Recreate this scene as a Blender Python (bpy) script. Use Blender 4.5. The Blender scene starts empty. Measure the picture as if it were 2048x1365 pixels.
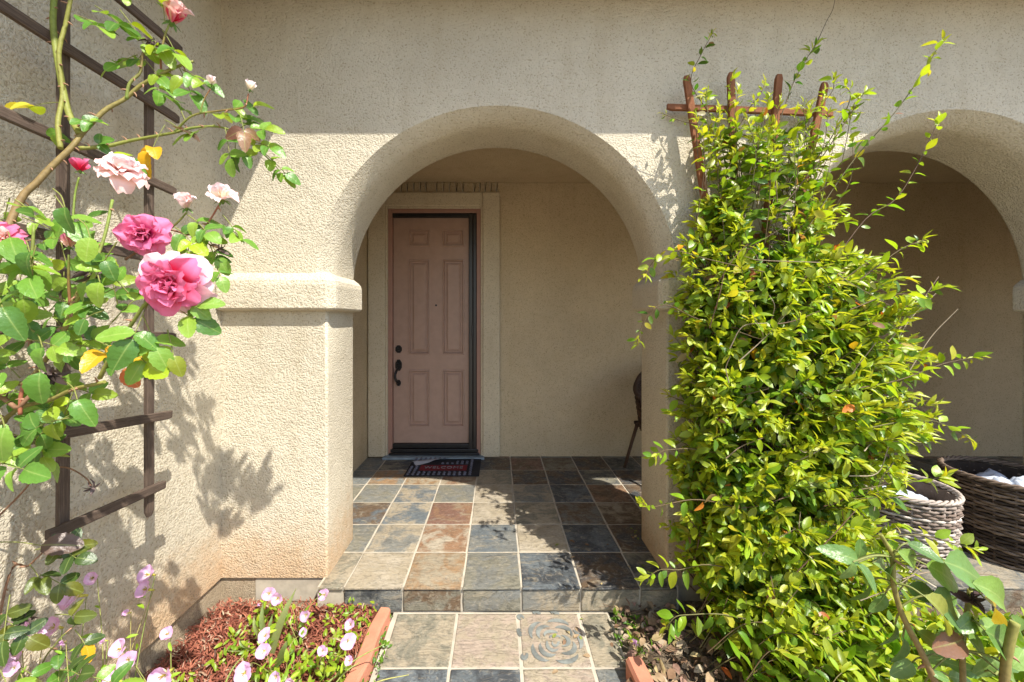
import bpy, math, random
from mathutils import Vector, Matrix, Quaternion, noise

random.seed(7)
sc = bpy.context.scene
col = sc.collection

# ------------------------------------------------------------------ camera, sky, sun, exposure
F, CX, CY, CH = 757.0, 996.0, 639.0, 1.38        # focal length in px of a 2048 wide frame, vanishing point, eye height
cd = bpy.data.cameras.new('camera'); cam = bpy.data.objects.new('camera', cd); col.objects.link(cam)
cam.location = (0, 0, CH); cam.rotation_euler = (math.radians(90), 0, 0)
cd.sensor_width = 36; cd.lens = F / 2048 * 36
cd.shift_x = (1024 - CX) / 2048; cd.shift_y = -(682.5 - CY) / 2048
cd.clip_start = 0.02; cd.clip_end = 500
sc.camera = cam

SUN = Vector((-.476, .534, -1)).normalized()       # the way the light travels
w = bpy.data.worlds.new('World'); sc.world = w; w.use_nodes = True
nt = w.node_tree; sky = nt.nodes.new('ShaderNodeTexSky'); sky.sky_type = 'NISHITA'; sky.sun_disc = False
sky.sun_elevation = math.radians(54.4); sky.sun_rotation = math.radians(138.3)
nt.links.new(sky.outputs[0], nt.nodes['Background'].inputs[0]); nt.nodes['Background'].inputs[1].default_value = .15
sl = bpy.data.lights.new('sun', 'SUN'); sl.energy = 3.8; sl.angle = math.radians(.5); sl.color = (1, .955, .87)
so = bpy.data.objects.new('sun', sl); col.objects.link(so); so.rotation_euler = SUN.to_track_quat('-Z', 'Y').to_euler()
so.location = (3, -4, 8)
sc.view_settings.view_transform = 'Standard'; sc.view_settings.look = 'None'
sc.view_settings.gamma = 1; sc.view_settings.use_curve_mapping = False
sc.view_settings.exposure = 1.1
sc.cycles.use_denoising = True
sc.cycles.max_bounces = 8; sc.cycles.diffuse_bounces = 6; sc.cycles.transmission_bounces = 6
sc.cycles.sample_clamp_indirect = 8


def P(px, py, y):                                   # the point at depth y that stands at a picture position
    return Vector(((px - CX) / F * y, y, CH - (py - CY) / F * y))


def atz(px, py, z):                                 # the same for a known height
    return P(px, py, F * (CH - z) / (py - CY))


# ------------------------------------------------------------------ mesh helpers
class MB:
    def __init__(s):
        s.v = []; s.f = []; s.sm = []; s.t = []; s.e = []; s.tint = (1, 1, 1)

    def vert(s, p, e=0.0):
        s.v.append(tuple(p)); s.t.append(s.tint); s.e.append(e); return len(s.v) - 1

    def face(s, idx, smooth=False):
        s.f.append(tuple(idx)); s.sm.append(smooth)

    def box(s, x0, x1, y0, y1, z0, z1):
        b = len(s.v)
        for z in (z0, z1):
            for x, y in ((x0, y0), (x1, y0), (x1, y1), (x0, y1)):
                s.vert((x, y, z))
        for q in ((0, 3, 2, 1), (4, 5, 6, 7), (0, 1, 5, 4), (1, 2, 6, 5), (2, 3, 7, 6), (3, 0, 4, 7)):
            s.face([b + i for i in q])

    def bar(s, a, c, wid, th, nrm, taper=0.0):
        """a squared stick from a to c; wid across, th along nrm; chamfered ends when taper"""
        a = Vector(a); c = Vector(c); d = (c - a).normalized(); n = (Vector(nrm) - d * d.dot(Vector(nrm))).normalized(); l = d.cross(n)
        L = (c - a).length
        ks = [(0, 1 - taper), (min(.02, L * .1), 1), (.35 * L, 1), (.7 * L, 1), (L - min(.02, L * .1), 1), (L, 1 - taper)]
        ring = []; gr = random.uniform(0, 50)
        for k, sc_ in ks:
            q = []
            wob = (n * random.uniform(-.0015, .0015) + l * random.uniform(-.002, .002))
            ch = .18
            for (u, v_) in ((-1, -1 + ch), (-1 + ch, -1), (1 - ch, -1), (1, -1 + ch), (1, 1 - ch), (1 - ch, 1), (-1 + ch, 1), (-1, 1 - ch)):
                s.tint = (k * .9 + gr, u * wid / 2 * 9, v_ * th / 2 * 9)
                q.append(s.vert(a + d * k + wob + l * (u * wid / 2 * sc_) + n * (v_ * th / 2 * sc_)))
            ring.append(q)
        for r0, r1 in zip(ring, ring[1:]):
            for i in range(8):
                j = (i + 1) % 8; s.face((r0[i], r0[j], r1[j], r1[i]))
        s.face(ring[0][::-1]); s.face(ring[-1])

    def tube(s, pts, r, sides=6, r1=None, cap=True):
        pts = [Vector(p) for p in pts]; n = len(pts); r1 = r if r1 is None else r1
        up = Vector((0.13, 0.21, 1)).normalized(); rings = []
        for i, p in enumerate(pts):
            d = (pts[min(i + 1, n - 1)] - pts[max(i - 1, 0)])
            d = d.normalized() if d.length > 1e-9 else Vector((0, 0, 1))
            a = d.cross(up)
            if a.length < .1: a = d.cross(Vector((1, 0, 0)))
            a.normalize(); b = d.cross(a)
            rr = r[i] if isinstance(r, (list, tuple)) else r + (r1 - r) * i / max(1, n - 1)
            rings.append([s.vert(p + (a * math.cos(2 * math.pi * k / sides) + b * math.sin(2 * math.pi * k / sides)) * rr) for k in range(sides)])
        for q0, q1 in zip(rings, rings[1:]):
            for k in range(sides):
                j = (k + 1) % sides; s.face((q0[k], q0[j], q1[j], q1[k]), True)
        if cap:
            s.face(rings[0][::-1]); s.face(rings[-1])

    def add(s, tpl, M, tint):
        b = len(s.v); old = s.tint; s.tint = tint
        for p, e in zip(tpl.v, tpl.e): s.vert(M @ Vector(p), e)
        s.tint = old
        for f, q in zip(tpl.f, tpl.sm): s.face([b + i for i in f], q)

    def mesh(s, name, mat):
        me = bpy.data.meshes.new(name); me.from_pydata(s.v, [], s.f)
        me.polygons.foreach_set('use_smooth', s.sm)
        at = me.attributes.new('tint', 'FLOAT_COLOR', 'POINT')
        flat = []
        for t in s.t: flat.extend((t[0], t[1], t[2], 1))
        at.data.foreach_set('color', flat)
        ae = me.attributes.new('edge', 'FLOAT', 'POINT'); ae.data.foreach_set('value', s.e)
        if mat: me.materials.append(mat)
        me.update(); return me

    def build(s, name, mat, parent=None, bevel=0, seg=2):
        o = bpy.data.objects.new(name, s.mesh(name, mat)); col.objects.link(o)
        if parent: o.parent = parent
        if bevel:
            m = o.modifiers.new('bevel', 'BEVEL'); m.width = bevel; m.segments = seg; m.limit_method = 'ANGLE'; m.angle_limit = .6
        return o


def tag(o, label=None, cat=None, group=None, kind=None):
    if label: o['label'] = label
    if cat: o['category'] = cat
    if group: o['group'] = group
    if kind: o['kind'] = kind
    return o


def empty(name, loc, label=None, cat=None, group=None):
    o = bpy.data.objects.new(name, None); col.objects.link(o); o.location = loc; o.empty_display_size = .05
    return tag(o, label, cat, group)


def place(o, M, parent):                            # world matrix under a parent that only has a location
    o.parent = parent
    o.matrix_world = M
    o.matrix_basis = Matrix.Translation(-Vector(parent_loc(parent))) @ M
    return o


def parent_loc(p):
    l = Vector(p.location)
    return l


def child(name, mb, mat, parent, **k):              # mesh given in world coordinates, hung under an Empty
    off = Vector(parent.location)
    mb.v = [tuple(Vector(p) - off) for p in mb.v]
    return mb.build(name, mat, parent, **k)


def frame(d, n):
    d = Vector(d).normalized(); n = Vector(n); n = n - d * d.dot(n)
    if n.length < 1e-4: n = d.orthogonal()
    n.normalize(); y = n.cross(d)
    return Matrix(((d.x, y.x, n.x), (d.y, y.y, n.y), (d.z, y.z, n.z)))


def LM(pos, d, n, L):
    return Matrix.Translation(pos) @ frame(d, n).to_4x4() @ Matrix.Scale(L, 4)


def rv(k=1.0):
    return Vector((random.gauss(0, 1), random.gauss(0, 1), random.gauss(0, 1))) * k


def spline(pts, n=6):                               # Catmull-Rom through the points
    pts = [Vector(p) for p in pts]
    if len(pts) < 3: return [pts[0].lerp(pts[-1], i / n) for i in range(n + 1)]
    q = [pts[0] * 2 - pts[1]] + pts + [pts[-1] * 2 - pts[-2]]; out = []
    for i in range(1, len(q) - 2):
        for k in range(n):
            t = k / n; a, b, c, d = q[i - 1:i + 3]
            out.append(.5 * ((2 * b) + (c - a) * t + (2 * a - 5 * b + 4 * c - d) * t * t + (3 * b - a - 3 * c + d) * t ** 3))
    out.append(pts[-1]); return out


# ------------------------------------------------------------------ materials
class NT:
    def __init__(s, name):
        s.m = bpy.data.materials.new(name); s.m.use_nodes = True; s.t = s.m.node_tree
        s.b = s.t.nodes['Principled BSDF']; s.out = s.t.nodes['Material Output']

    def n(s, typ, **k):
        o = s.t.nodes.new(typ)
        for a, v in k.items(): setattr(o, a, v)
        return o

    def l(s, a, b): s.t.links.new(a, b)

    def pos(s): return s.n('ShaderNodeNewGeometry').outputs['Position']

    def noise(s, scale, detail=4, rough=.6, vec=None, dist=0):
        o = s.n('ShaderNodeTexNoise'); o.inputs['Scale'].default_value = scale; o.inputs['Detail'].default_value = detail
        o.inputs['Roughness'].default_value = rough; o.inputs['Distortion'].default_value = dist
        s.l(vec if vec is not None else s.pos(), o.inputs['Vector']); return o.outputs['Fac']

    def ramp(s, fac, stops):
        o = s.n('ShaderNodeValToRGB'); e = o.color_ramp.elements
        while len(e) < len(stops): e.new(.5)
        for i, (p, c) in enumerate(stops):
            e[i].position = p; e[i].color = (*c, 1) if len(c) == 3 else c
        s.l(fac, o.inputs[0]); return o.outputs[0]

    def maprange(s, v, a, b, c=0, d=1):
        o = s.n('ShaderNodeMapRange'); o.interpolation_type = 'SMOOTHSTEP'
        for i, x in zip((1, 2, 3, 4), (a, b, c, d)): o.inputs[i].default_value = x
        s.l(v, o.inputs[0]); return o.outputs[0]

    def mix(s, f, a, b, mode='MIX'):
        o = s.n('ShaderNodeMix', data_type='RGBA', blend_type=mode)
        for sock, v in ((o.inputs[0], f), (o.inputs[6], a), (o.inputs[7], b)):
            if hasattr(v, 'is_output') or isinstance(v, bpy.types.NodeSocket): s.l(v, sock)
            else: sock.default_value = v if isinstance(v, (int, float)) else (*v, 1)
        return o.outputs[2]

    def math(s, op, a, b=None):
        o = s.n('ShaderNodeMath', operation=op)
        for sock, v in ((o.inputs[0], a), (o.inputs[1], b)):
            if v is None: continue
            if isinstance(v, bpy.types.NodeSocket): s.l(v, sock)
            else: sock.default_value = v
        return o.outputs[0]

    def bump(s, h, strength, dist, prev=None):
        o = s.n('ShaderNodeBump'); o.inputs['Strength'].default_value = strength; o.inputs['Distance'].default_value = dist
        s.l(h, o.inputs['Height'])
        if prev is not None: s.l(prev, o.inputs['Normal'])
        return o.outputs[0]

    def base(s, c, rough=.8, spec=.3):
        if isinstance(c, bpy.types.NodeSocket): s.l(c, s.b.inputs['Base Color'])
        else: s.b.inputs['Base Color'].default_value = (*c, 1)
        s.b.inputs['Roughness'].default_value = rough; s.b.inputs['Specular IOR Level'].default_value = spec
        return s

    def nor(s, n): s.l(n, s.b.inputs['Normal'])


def stucco(name, c, grain=1.0, stain_bounce=True):
    t = NT(name)
    big = t.noise(1.3, 3); mid = t.noise(9, 4)
    c0 = t.mix(t.maprange(big, .3, .7), tuple(x * .93 for x in c), tuple(min(1, x * 1.05) for x in c))
    c1 = t.mix(t.maprange(mid, .35, .75, 0, .2), c0, (c[0] * .72, c[1] * .68, c[2] * .6))
    if stain_bounce:                                       # rust stain and mulch bounce light painted on the lowest hand of the wall
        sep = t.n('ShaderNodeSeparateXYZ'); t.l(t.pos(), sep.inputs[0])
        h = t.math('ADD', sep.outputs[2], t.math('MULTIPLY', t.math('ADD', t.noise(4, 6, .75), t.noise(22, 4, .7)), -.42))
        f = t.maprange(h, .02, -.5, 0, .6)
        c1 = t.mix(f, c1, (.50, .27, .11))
    sv = t.n('ShaderNodeVectorMath', operation='MULTIPLY'); sv.inputs[1].default_value = (1, 1, .12); t.l(t.pos(), sv.inputs[0])
    c1 = t.mix(t.maprange(t.noise(8, 4, .6, sv.outputs[0]), .52, .72, 0, .22), c1, (c[0] * .70, c[1] * .64, c[2] * .54))
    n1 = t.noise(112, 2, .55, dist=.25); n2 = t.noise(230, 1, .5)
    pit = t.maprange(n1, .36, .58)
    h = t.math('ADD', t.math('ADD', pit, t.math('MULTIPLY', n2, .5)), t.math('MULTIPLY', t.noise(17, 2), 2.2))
    pit_shade = t.maprange(n1, .44, .31, 0, .62)  # small shadows of the grain, painted as darker colour in the pits
    c2 = t.mix(pit_shade, c1, (c[0] * .45, c[1] * .4, c[2] * .32))
    t.base(c2, .95, .12)
    t.nor(t.bump(h, .7 * grain, .0042))
    return t.m


def painted(name, c, rough=.5, var=.06, bump=0, spec=.3):
    t = NT(name); f = t.noise(14, 5)
    t.base(t.mix(t.maprange(f, .3, .7), tuple(x * (1 - var) for x in c), tuple(min(1, x * (1 + var)) for x in c)), rough, spec)
    if bump: t.nor(t.bump(t.noise(240, 3), bump, .002))
    return t.m


def wood(name, a, b):
    t = NT(name)
    at = t.n('ShaderNodeAttribute', attribute_name='tint').outputs['Vector']; oi = t.n('ShaderNodeObjectInfo')
    mp = t.n('ShaderNodeVectorMath', operation='MULTIPLY'); mp.inputs[1].default_value = (2.2, 11, 11); t.l(at, mp.inputs[0])
    ga = t.noise(3.5, 7, .75, mp.outputs[0], .5); fine = t.noise(14, 5, .7, mp.outputs[0]); blot = t.noise(11, 4)
    cc = t.mix(t.maprange(ga, .35, .65), a, b)
    cc = t.mix(t.maprange(fine, .52, .66, 0, .75), cc, tuple(x * .3 for x in a))
    cc = t.mix(t.maprange(blot, .45, .75, 0, .5), cc, tuple(x * .55 for x in a))
    cc = t.mix(t.math('MULTIPLY', oi.outputs['Random'], .35), cc, tuple(x * .6 for x in b))
    t.base(cc, .78, .25); t.nor(t.bump(fine, .6, .004)); return t.m


def leafmat(name, gloss=.42, trans=.34, vein=.25, blotch=None):
    t = NT(name)
    at = t.n('ShaderNodeAttribute', attribute_name='tint'); oi = t.n('ShaderNodeObjectInfo')
    c = t.mix(1.0, at.outputs['Color'], oi.outputs['Color'], 'MULTIPLY')
    ed = t.n('ShaderNodeAttribute', attribute_name='edge').outputs['Fac']
    v = t.math('POWER', t.math('SUBTRACT', 1.0, ed), 22.0)
    c = t.mix(t.math('MULTIPLY', v, vein), c, (.45, .55, .18))
    c = t.mix(t.maprange(t.noise(90, 4), .45, .8, 0, .35), c, t.mix(1.0, c, (.55, .62, .4), 'MULTIPLY'))
    t.base(c, gloss, .5)
    t.nor(t.bump(t.noise(180 if vein < .3 else 85, 3), .25 if vein < .3 else .5, .003 if vein < .3 else .004))
    tr = t.n('ShaderNodeBsdfTranslucent'); t.l(t.mix(1.0, c, (1.5, 1.35, .6), 'MULTIPLY'), tr.inputs['Color'])
    mx = t.n('ShaderNodeMixShader'); mx.inputs[0].default_value = trans
    t.l(t.b.outputs[0], mx.inputs[1]); t.l(tr.outputs[0], mx.inputs[2]); t.l(mx.outputs[0], t.out.inputs[0])
    return t.m


def petalmat(name, tip, trans=.35, thr=None):
    """object colour towards the base, tip colour at the rim"""
    t = NT(name)
    at = t.n('ShaderNodeAttribute', attribute_name='edge').outputs['Fac']; oi = t.n('ShaderNodeObjectInfo')
    k = t.math('ADD', at, t.math('MULTIPLY', t.noise(38, 4), .35))
    c = t.mix(t.maprange(k, .45, 1.1), oi.outputs['Color'], tip)
    if thr: c = t.mix(t.maprange(at, .02, .28, 1, 0), c, thr)
    t.base(c, .55, .25)
    tr = t.n('ShaderNodeBsdfTranslucent'); t.l(c, tr.inputs['Color'])
    mx = t.n('ShaderNodeMixShader'); mx.inputs[0].default_value = trans
    t.l(t.b.outputs[0], mx.inputs[1]); t.l(tr.outputs[0], mx.inputs[2]); t.l(mx.outputs[0], t.out.inputs[0])
    return t.m


def slate():
    t = NT('slate')
    oi = t.n('ShaderNodeObjectInfo'); ac = t.n('ShaderNodeAttribute', attribute_name='accent', attribute_type='OBJECT')
    off = t.n('ShaderNodeVectorMath', operation='MULTIPLY_ADD'); t.l(t.pos(), off.inputs[0]); off.inputs[1].default_value = (1, 1, 1)
    sc_ = t.n('ShaderNodeVectorMath', operation='SCALE'); sc_.inputs[0].default_value = (37, 19, 11); t.l(oi.outputs['Random'], sc_.inputs['Scale'])
    t.l(sc_.outputs[0], off.inputs[2]); v = off.outputs[0]
    st = t.n('ShaderNodeVectorMath', operation='MULTIPLY'); st.inputs[1].default_value = (.5, 1.5, 1); t.l(v, st.inputs[0])
    a = t.noise(7.5, 9, .68, v, .5); b = t.noise(9, 7, .7, st.outputs[0], 1.6); fine = t.noise(70, 5, .7, st.outputs[0], .8)
    c = t.mix(t.maprange(a, .42, .58, 0, .95), oi.outputs['Color'], ac.outputs['Color'])
    c = t.mix(t.maprange(b, .55, .66, 0, .65), c, (.30, .25, .17))
    c = t.mix(t.maprange(b, .40, .30, 0, .6), c, (.075, .085, .09))
    g2 = t.noise(22, 6, .7, v, 1.5)
    c = t.mix(t.maprange(g2, .53, .66, 0, .5), c, (.36, .32, .25))
    c = t.mix(t.maprange(g2, .46, .34, 0, .5), c, t.mix(1.0, c, (.4, .42, .45), 'MULTIPLY'))
    c = t.mix(t.maprange(fine, .35, .7, 0, .42), c, t.mix(1.0, c, (.42, .42, .42), 'MULTIPLY'))
    t.base(c, .5, .4)
    t.l(t.maprange(fine, .3, .7, .36, .66), t.b.inputs['Roughness'])
    lay = t.ramp(b, [(0, (0, 0, 0)), (.42, (.1, .1, .1)), (.45, (.5, .5, .5)), (.55, (.55, .55, .55)), (.58, (1, 1, 1))])
    t.nor(t.bump(lay, .7, .007, t.bump(fine, .6, .005)))
    return t.m


def ground_mat(name, a, b, s=8):
    t = NT(name); f = t.noise(s, 8, .7); g = t.noise(s * 9, 5, .7)
    c = t.mix(t.maprange(f, .3, .7), a, b); c = t.mix(t.maprange(g, .4, .7, 0, .6), c, tuple(x * .4 for x in a))
    t.base(c, .95, .1); t.nor(t.bump(g, .9, .02)); return t.m


def tintmat(name, rough=.8, spec=.2, noise_s=60):
    t = NT(name); at = t.n('ShaderNodeAttribute', attribute_name='tint'); oi = t.n('ShaderNodeObjectInfo')
    c = t.mix(1.0, at.outputs['Color'], oi.outputs['Color'], 'MULTIPLY')
    c = t.mix(t.maprange(t.noise(noise_s, 4), .35, .7, 0, .5), c, t.mix(1.0, c, (.5, .47, .42), 'MULTIPLY'))
    t.base(c, rough, spec); return t.m


M = {}
WALL = (.605, .54, .415)
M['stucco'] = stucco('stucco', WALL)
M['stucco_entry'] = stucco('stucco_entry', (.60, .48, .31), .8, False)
M['trim'] = stucco('trim_stucco', (.62, .53, .38), .6, False)
M['concrete'] = ground_mat('concrete', (.48, .37, .245), (.56, .45, .31), 14)
M['sill'] = painted('grey_sill', (.22, .27, .30), .7, .15, .2)
M['grout'] = painted('grout', (.42, .37, .29), .9, .15, .3)
M['door'] = painted('door_paint', (.40, .262, .20), .36, .05)
M['jamb'] = painted('jamb_paint', (.36, .20, .15), .45, .05)
M['black'] = painted('black_metal', (.012, .011, .011), .4, .2, 0, .5)
M['bronze'] = painted('dark_bronze', (.03, .024, .02), .38, .1, 0, .5)
M['eave'] = painted('eave_paint', (.16, .11, .07), .8, .1, .2)
M['roof'] = painted('roof_clay', (.33, .15, .09), .8, .2)
M['slate'] = slate()
M['soil'] = ground_mat('soil', (.17, .125, .085), (.25, .20, .14), 6)
M['yard'] = ground_mat('dry_yard', (.31, .26, .19), (.39, .33, .25), 3)
M['mulch_bed'] = ground_mat('mulch_bed', (.16, .045, .025), (.24, .085, .045), 30)
M['tint'] = tintmat('tinted_matter')
M['wood_dark'] = wood('weathered_wood', (.065, .042, .032), (.19, .135, .10))
M['wood_red'] = wood('red_wood', (.22, .075, .032), (.36, .15, .07))
M['leaf'] = leafmat('vine_leaf', .36, .44)
M['rose_leaf'] = leafmat('rose_leaf', .36, .3, .45)
M['cane'] = tintmat('cane_bark', .6, .3, 90)
M['petal_pink'] = petalmat('petal_pink', (.84, .22, .40))
M['petal_blush'] = petalmat('petal_blush', (.92, .60, .68))
M['petal_white'] = petalmat('petal_white', (.95, .80, .82))
M['petal_peach'] = petalmat('petal_peach', (.96, .66, .62))
M['prim'] = petalmat('primrose_petal', (.80, .48, .75), .4, (.90, .88, .55))
M['terracotta'] = painted('terracotta', (.50, .20, .12), .85, .12, .5)
M['wicker'] = tintmat('wicker', .75, .25, 45)
M['plastic'] = painted('plastic_bag', (.52, .57, .66), .35, .08, 0, .5)
M['mat_rubber'] = painted('mat_rubber', (.018, .018, .024), .7, .2, .4)
M['mat_back'] = painted('mat_back', (.33, .33, .36), .8, .1)
M['mat_red'] = painted('mat_red', (.15, .016, .022), .8, .2, .4)
M['mat_nub'] = painted('mat_nub', (.10, .10, .13), .5, .3)
M['letter'] = painted('mat_letter', (.20, .19, .20), .8, .4)
M['motif'] = painted('motif_slate', (.18, .19, .175), .6, .35, .6)
M['wire'] = painted('spike_wire', (.62, .56, .44), .35)

# ------------------------------------------------------------------ the setting: ground and paving
g = MB(); g.face([g.vert(p) for p in ((-60, -60, -.16), (60, -60, -.16), (60, 60, -.16), (-60, 60, -.16))])
tag(g.build('ground', M['yard']), kind='structure')


def bed(name, x0, x1, y0, y1, z, mat, amp=.02, nx=26, ny=40):
    m = MB(); ids = {}
    for j in range(ny + 1):
        for i in range(nx + 1):
            x = x0 + (x1 - x0) * i / nx; y = y0 + (y1 - y0) * j / ny
            e = min(i, nx - i, j, ny - j) / 3
            h = z + amp * noise.noise((x * 5, y * 5, 3)) + amp * .6 * noise.noise((x * 17, y * 17, 1))
            ids[i, j] = m.vert((x, y, h if e > 0 else z - .05))
    for j in range(ny):
        for i in range(nx): m.face((ids[i, j], ids[i + 1, j], ids[i + 1, j + 1], ids[i, j + 1]), True)
    return tag(m.build(name, mat), kind='structure')


bed('planting_bed', -1.46, -.60, .2, 2.0, -.105, M['mulch_bed'])
bed('planting_bed', .60, 6.3, .2, 2.0, -.115, M['soil'], .025, 60, 50)

# porch slab (grout bed) and its slate tiles
slab = MB()
slab.box(-1.30, 6.25, 2.03, 3.90, -.13, .0013)
slab.box(-.93, .93, 1.95, 2.03, -.13, .0011)
slab.box(1.56, 3.345, 1.95, 2.03, -.13, .0011); slab.box(4.81, 5.89, 1.95, 2.03, -.13, .0011)
porch = tag(slab.build('porch_floor', M['grout']), kind='structure')


def tile_mesh(wx, wy, th, seed):
    r = random.Random(seed); m = MB(); n = 3; b = .006
    xs = [-wx / 2, -wx / 2 + b, 0, wx / 2 - b, wx / 2]; ys = [-wy / 2, -wy / 2 + b, 0, wy / 2 - b, wy / 2]; ids = {}
    for j, y in enumerate(ys):
        for i, x in enumerate(xs):
            edge = i in (0, 4) or j in (0, 4)
            z = th * .72 if edge else th + r.uniform(-.0016, .0012)
            jx = r.uniform(-.0025, .0025) if edge else 0; jy = r.uniform(-.0025, .0025) if edge else 0
            ids[i, j] = m.vert((x + jx, y + jy, z))
    for j in range(4):
        for i in range(4): m.face((ids[i, j], ids[i + 1, j], ids[i + 1, j + 1], ids[i, j + 1]), True)
    rim = [ids[i, 0] for i in range(4)] + [ids[4, j] for j in range(4)] + [ids[i, 4] for i in range(4, 0, -1)] + [ids[0, j] for j in range(4, 0, -1)]
    low = [m.vert((m.v[k][0], m.v[k][1], -.004)) for k in rim]
    for i in range(len(rim)):
        k = (i + 1) % len(rim); m.face((rim[i], low[i], low[k], rim[k]))
    return m.mesh('tile', M['slate'])


GREY, BLUE, DARK, TAN, OLIVE, RUST, RED, ORANGE, BROWN, BEIGE, PINK = (
    (.185, .185, .165), (.14, .158, .165), (.06, .065, .07), (.36, .30, .21), (.21, .195, .145), (.26, .15, .085), (.22, .12, .085), (.30, .185, .095),
    (.13, .085, .05), (.42, .36, .27), (.37, .29, .225))
PAL = {'g': GREY, 'b': BLUE, 'd': DARK, 't': TAN, 'o': OLIVE, 'r': RUST, 'e': RED, 'a': ORANGE, 'n': BROWN, 'w': BEIGE, 'p': PINK}
TW = .2935
tms = [tile_mesh(TW, TW, .0035, s) for s in range(6)]


def lay_tile(me, loc, code, parent, sx=1, sy=1, rot=None):
    o = bpy.data.objects.new('tile', me); col.objects.link(o); o.parent = parent
    o.location = loc; o.scale = (sx, sy, 1)
    if rot: o.rotation_euler = rot
    a, b = PAL[code[0]], PAL[code[1]]; j = random.uniform(.9, 1.12)
    o.color = (a[0] * j, a[1] * j, a[2] * j, 1); o['accent'] = [b[0], b[1], b[2]]
    return o


X0, Y0, ST = -.795, 1.932, .305
rows = {  # columns -1 .. 6 from the left pillar to behind the right one; shade partly coded as dark slate
    0: ['to', 'wt', 'ta', 'go', 'db', 'nd', 'do', 'nd'],
    1: ['go', 'tg', 'rw', 'bg', 'tw', 'db', 'nd', 'dn'],
    2: ['bn', 'bt', 'er', 'tw', 'to', 'ng', 'nt', 'dn'],
    3: ['go', 'bt', 'go', 'tw', 'gt', 'db', 'nr', 'dn'],
    4: ['ga', 'at', 'rt', 'to', 'nd', 'dn', 'do', 'nd'],
    5: ['do', 'nr', 'dn', 'dn', 'ne', 'no', 'dn', 'dg'],
}
for r in range(7):
    y = Y0 + ST * (r + .5)
    for k in range(-2, 23):
        x = X0 + ST * (k + .5)
        if x < -1.28 or x > 6.2: continue
        if r == 0:
            if k == -1: lay_tile(tms[0], (x + .09, y, 0), 'to', porch, .42, 1); continue
            if k == 5: lay_tile(tms[1], (x - .058, y, 0), 'do', porch, .62, 1); continue
            if k < 0 or (.86 < x < 1.62) or (3.36 < x < 4.95) or x > 5.8: continue
        if r == 6 and y > 3.95: continue
        code = rows[r][k + 1] if r in rows and 0 <= k + 1 < 8 else random.choice(['go', 'dn', 'bg', 'nd', 'do', 'gt', 'nr'])
        lay_tile(random.choice(tms), (x, y, 0), code, porch)
riser = [tile_mesh(TW, .108, .0035, s + 20) for s in range(3)]
for k, code in enumerate(['dg', 'no', 'go', 'tg', 'to']):
    lay_tile(riser[k % 3], (X0 + ST * (k + .5), 1.9478, -.066), code, porch, rot=(math.radians(90), 0, 0))
lay_tile(riser[1], (X0 + ST * 5.5 - .056, 1.9478, -.066), 'to', porch, .62, 1, rot=(math.radians(90), 0, 0))
for k in range(8, 14):
    lay_tile(riser[k % 3], (X0 + ST * (k + .5) - .02, 1.9478, -.066), random.choice(['dg', 'no', 'go']), porch, rot=(math.radians(90), 0, 0))

pm = MB(); pm.box(-.535, .565, -2.2, 1.944, -.17, -.1257)
path = tag(pm.build('path', M['grout']), kind='structure')
pcodes = {0: ['ot', 'pt', 'tp', 'to'], 1: ['bd', 'db', 'tp', 'bg'], 2: ['tg', 'rt', 'go', 'ow']}
rose_tile = None
for r in range(13):
    y = 1.937 - ST * (r + .5)
    for k, xc in enumerate((-.3625, -.055, .2565, .487)):
        code = pcodes.get(r, [random.choice(['tg', 'rt', 'go', 'bd', 'pt']) for _ in range(4)])[k]
        o = lay_tile(random.choice(tms), (xc, y, -.127), code, path, 1 if k < 3 else .46, 1)
        if r == 0 and k == 2: rose_tile = o

# flat rose motif stained into one path tile
mo = MB()


def crescent(m, cx, cy, r0, r1, a0, a1, off, n=9):
    top, bot = [], []
    for i in range(n + 1):
        t = i / n; a = a0 + (a1 - a0) * t; th = math.sin(math.pi * t) ** .7
        rr = r0 + .006 * math.sin(a * 3 + off)
        top.append(m.vert((cx + math.cos(a) * (rr + (r1 - r0) * th), cy + math.sin(a) * (rr + (r1 - r0) * th), 0)))
        bot.append(m.vert((cx + math.cos(a) * rr, cy + math.sin(a) * rr, 0)))
    for i in range(n): m.face((bot[i], bot[i + 1], top[i + 1], top[i]))


for (r0, wd, segs, ph) in ((.018, .014, 2, .3), (.042, .018, 3, 1.1), (.07, .022, 4, .2), (.103, .022, 5, .8)):
    for k in range(segs):
        a0 = ph + k * 2 * math.pi / segs
        crescent(mo, .012, -.01, r0, r0 + wd, a0, a0 + 2 * math.pi / segs * .82, k)
for (x, y, a) in ((-.125, .03, 2.0), (-.12, .10, 1.0), (-.125, -.07, 3.5), (.03, .125, .2), (-.05, .125, .5)):
    crescent(mo, x, y, .012, .034, a, a + 2.4, 1)
mo_o = mo.build('rose_motif', M['motif'], rose_tile); mo_o.location = (0, 0, .0052); mo_o.scale = (1.08, 1.08, 1)
mo_o['label'] = 'blue grey rose drawing on the tile'

# ------------------------------------------------------------------ the house
house = empty('stucco_house', (0, 2.02, 0), 'beige stucco house with arched entry porch and brown front door', 'house')
Y1, Y2, ZT, SP = 2.02, 2.39, 3.13, 1.55


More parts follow.
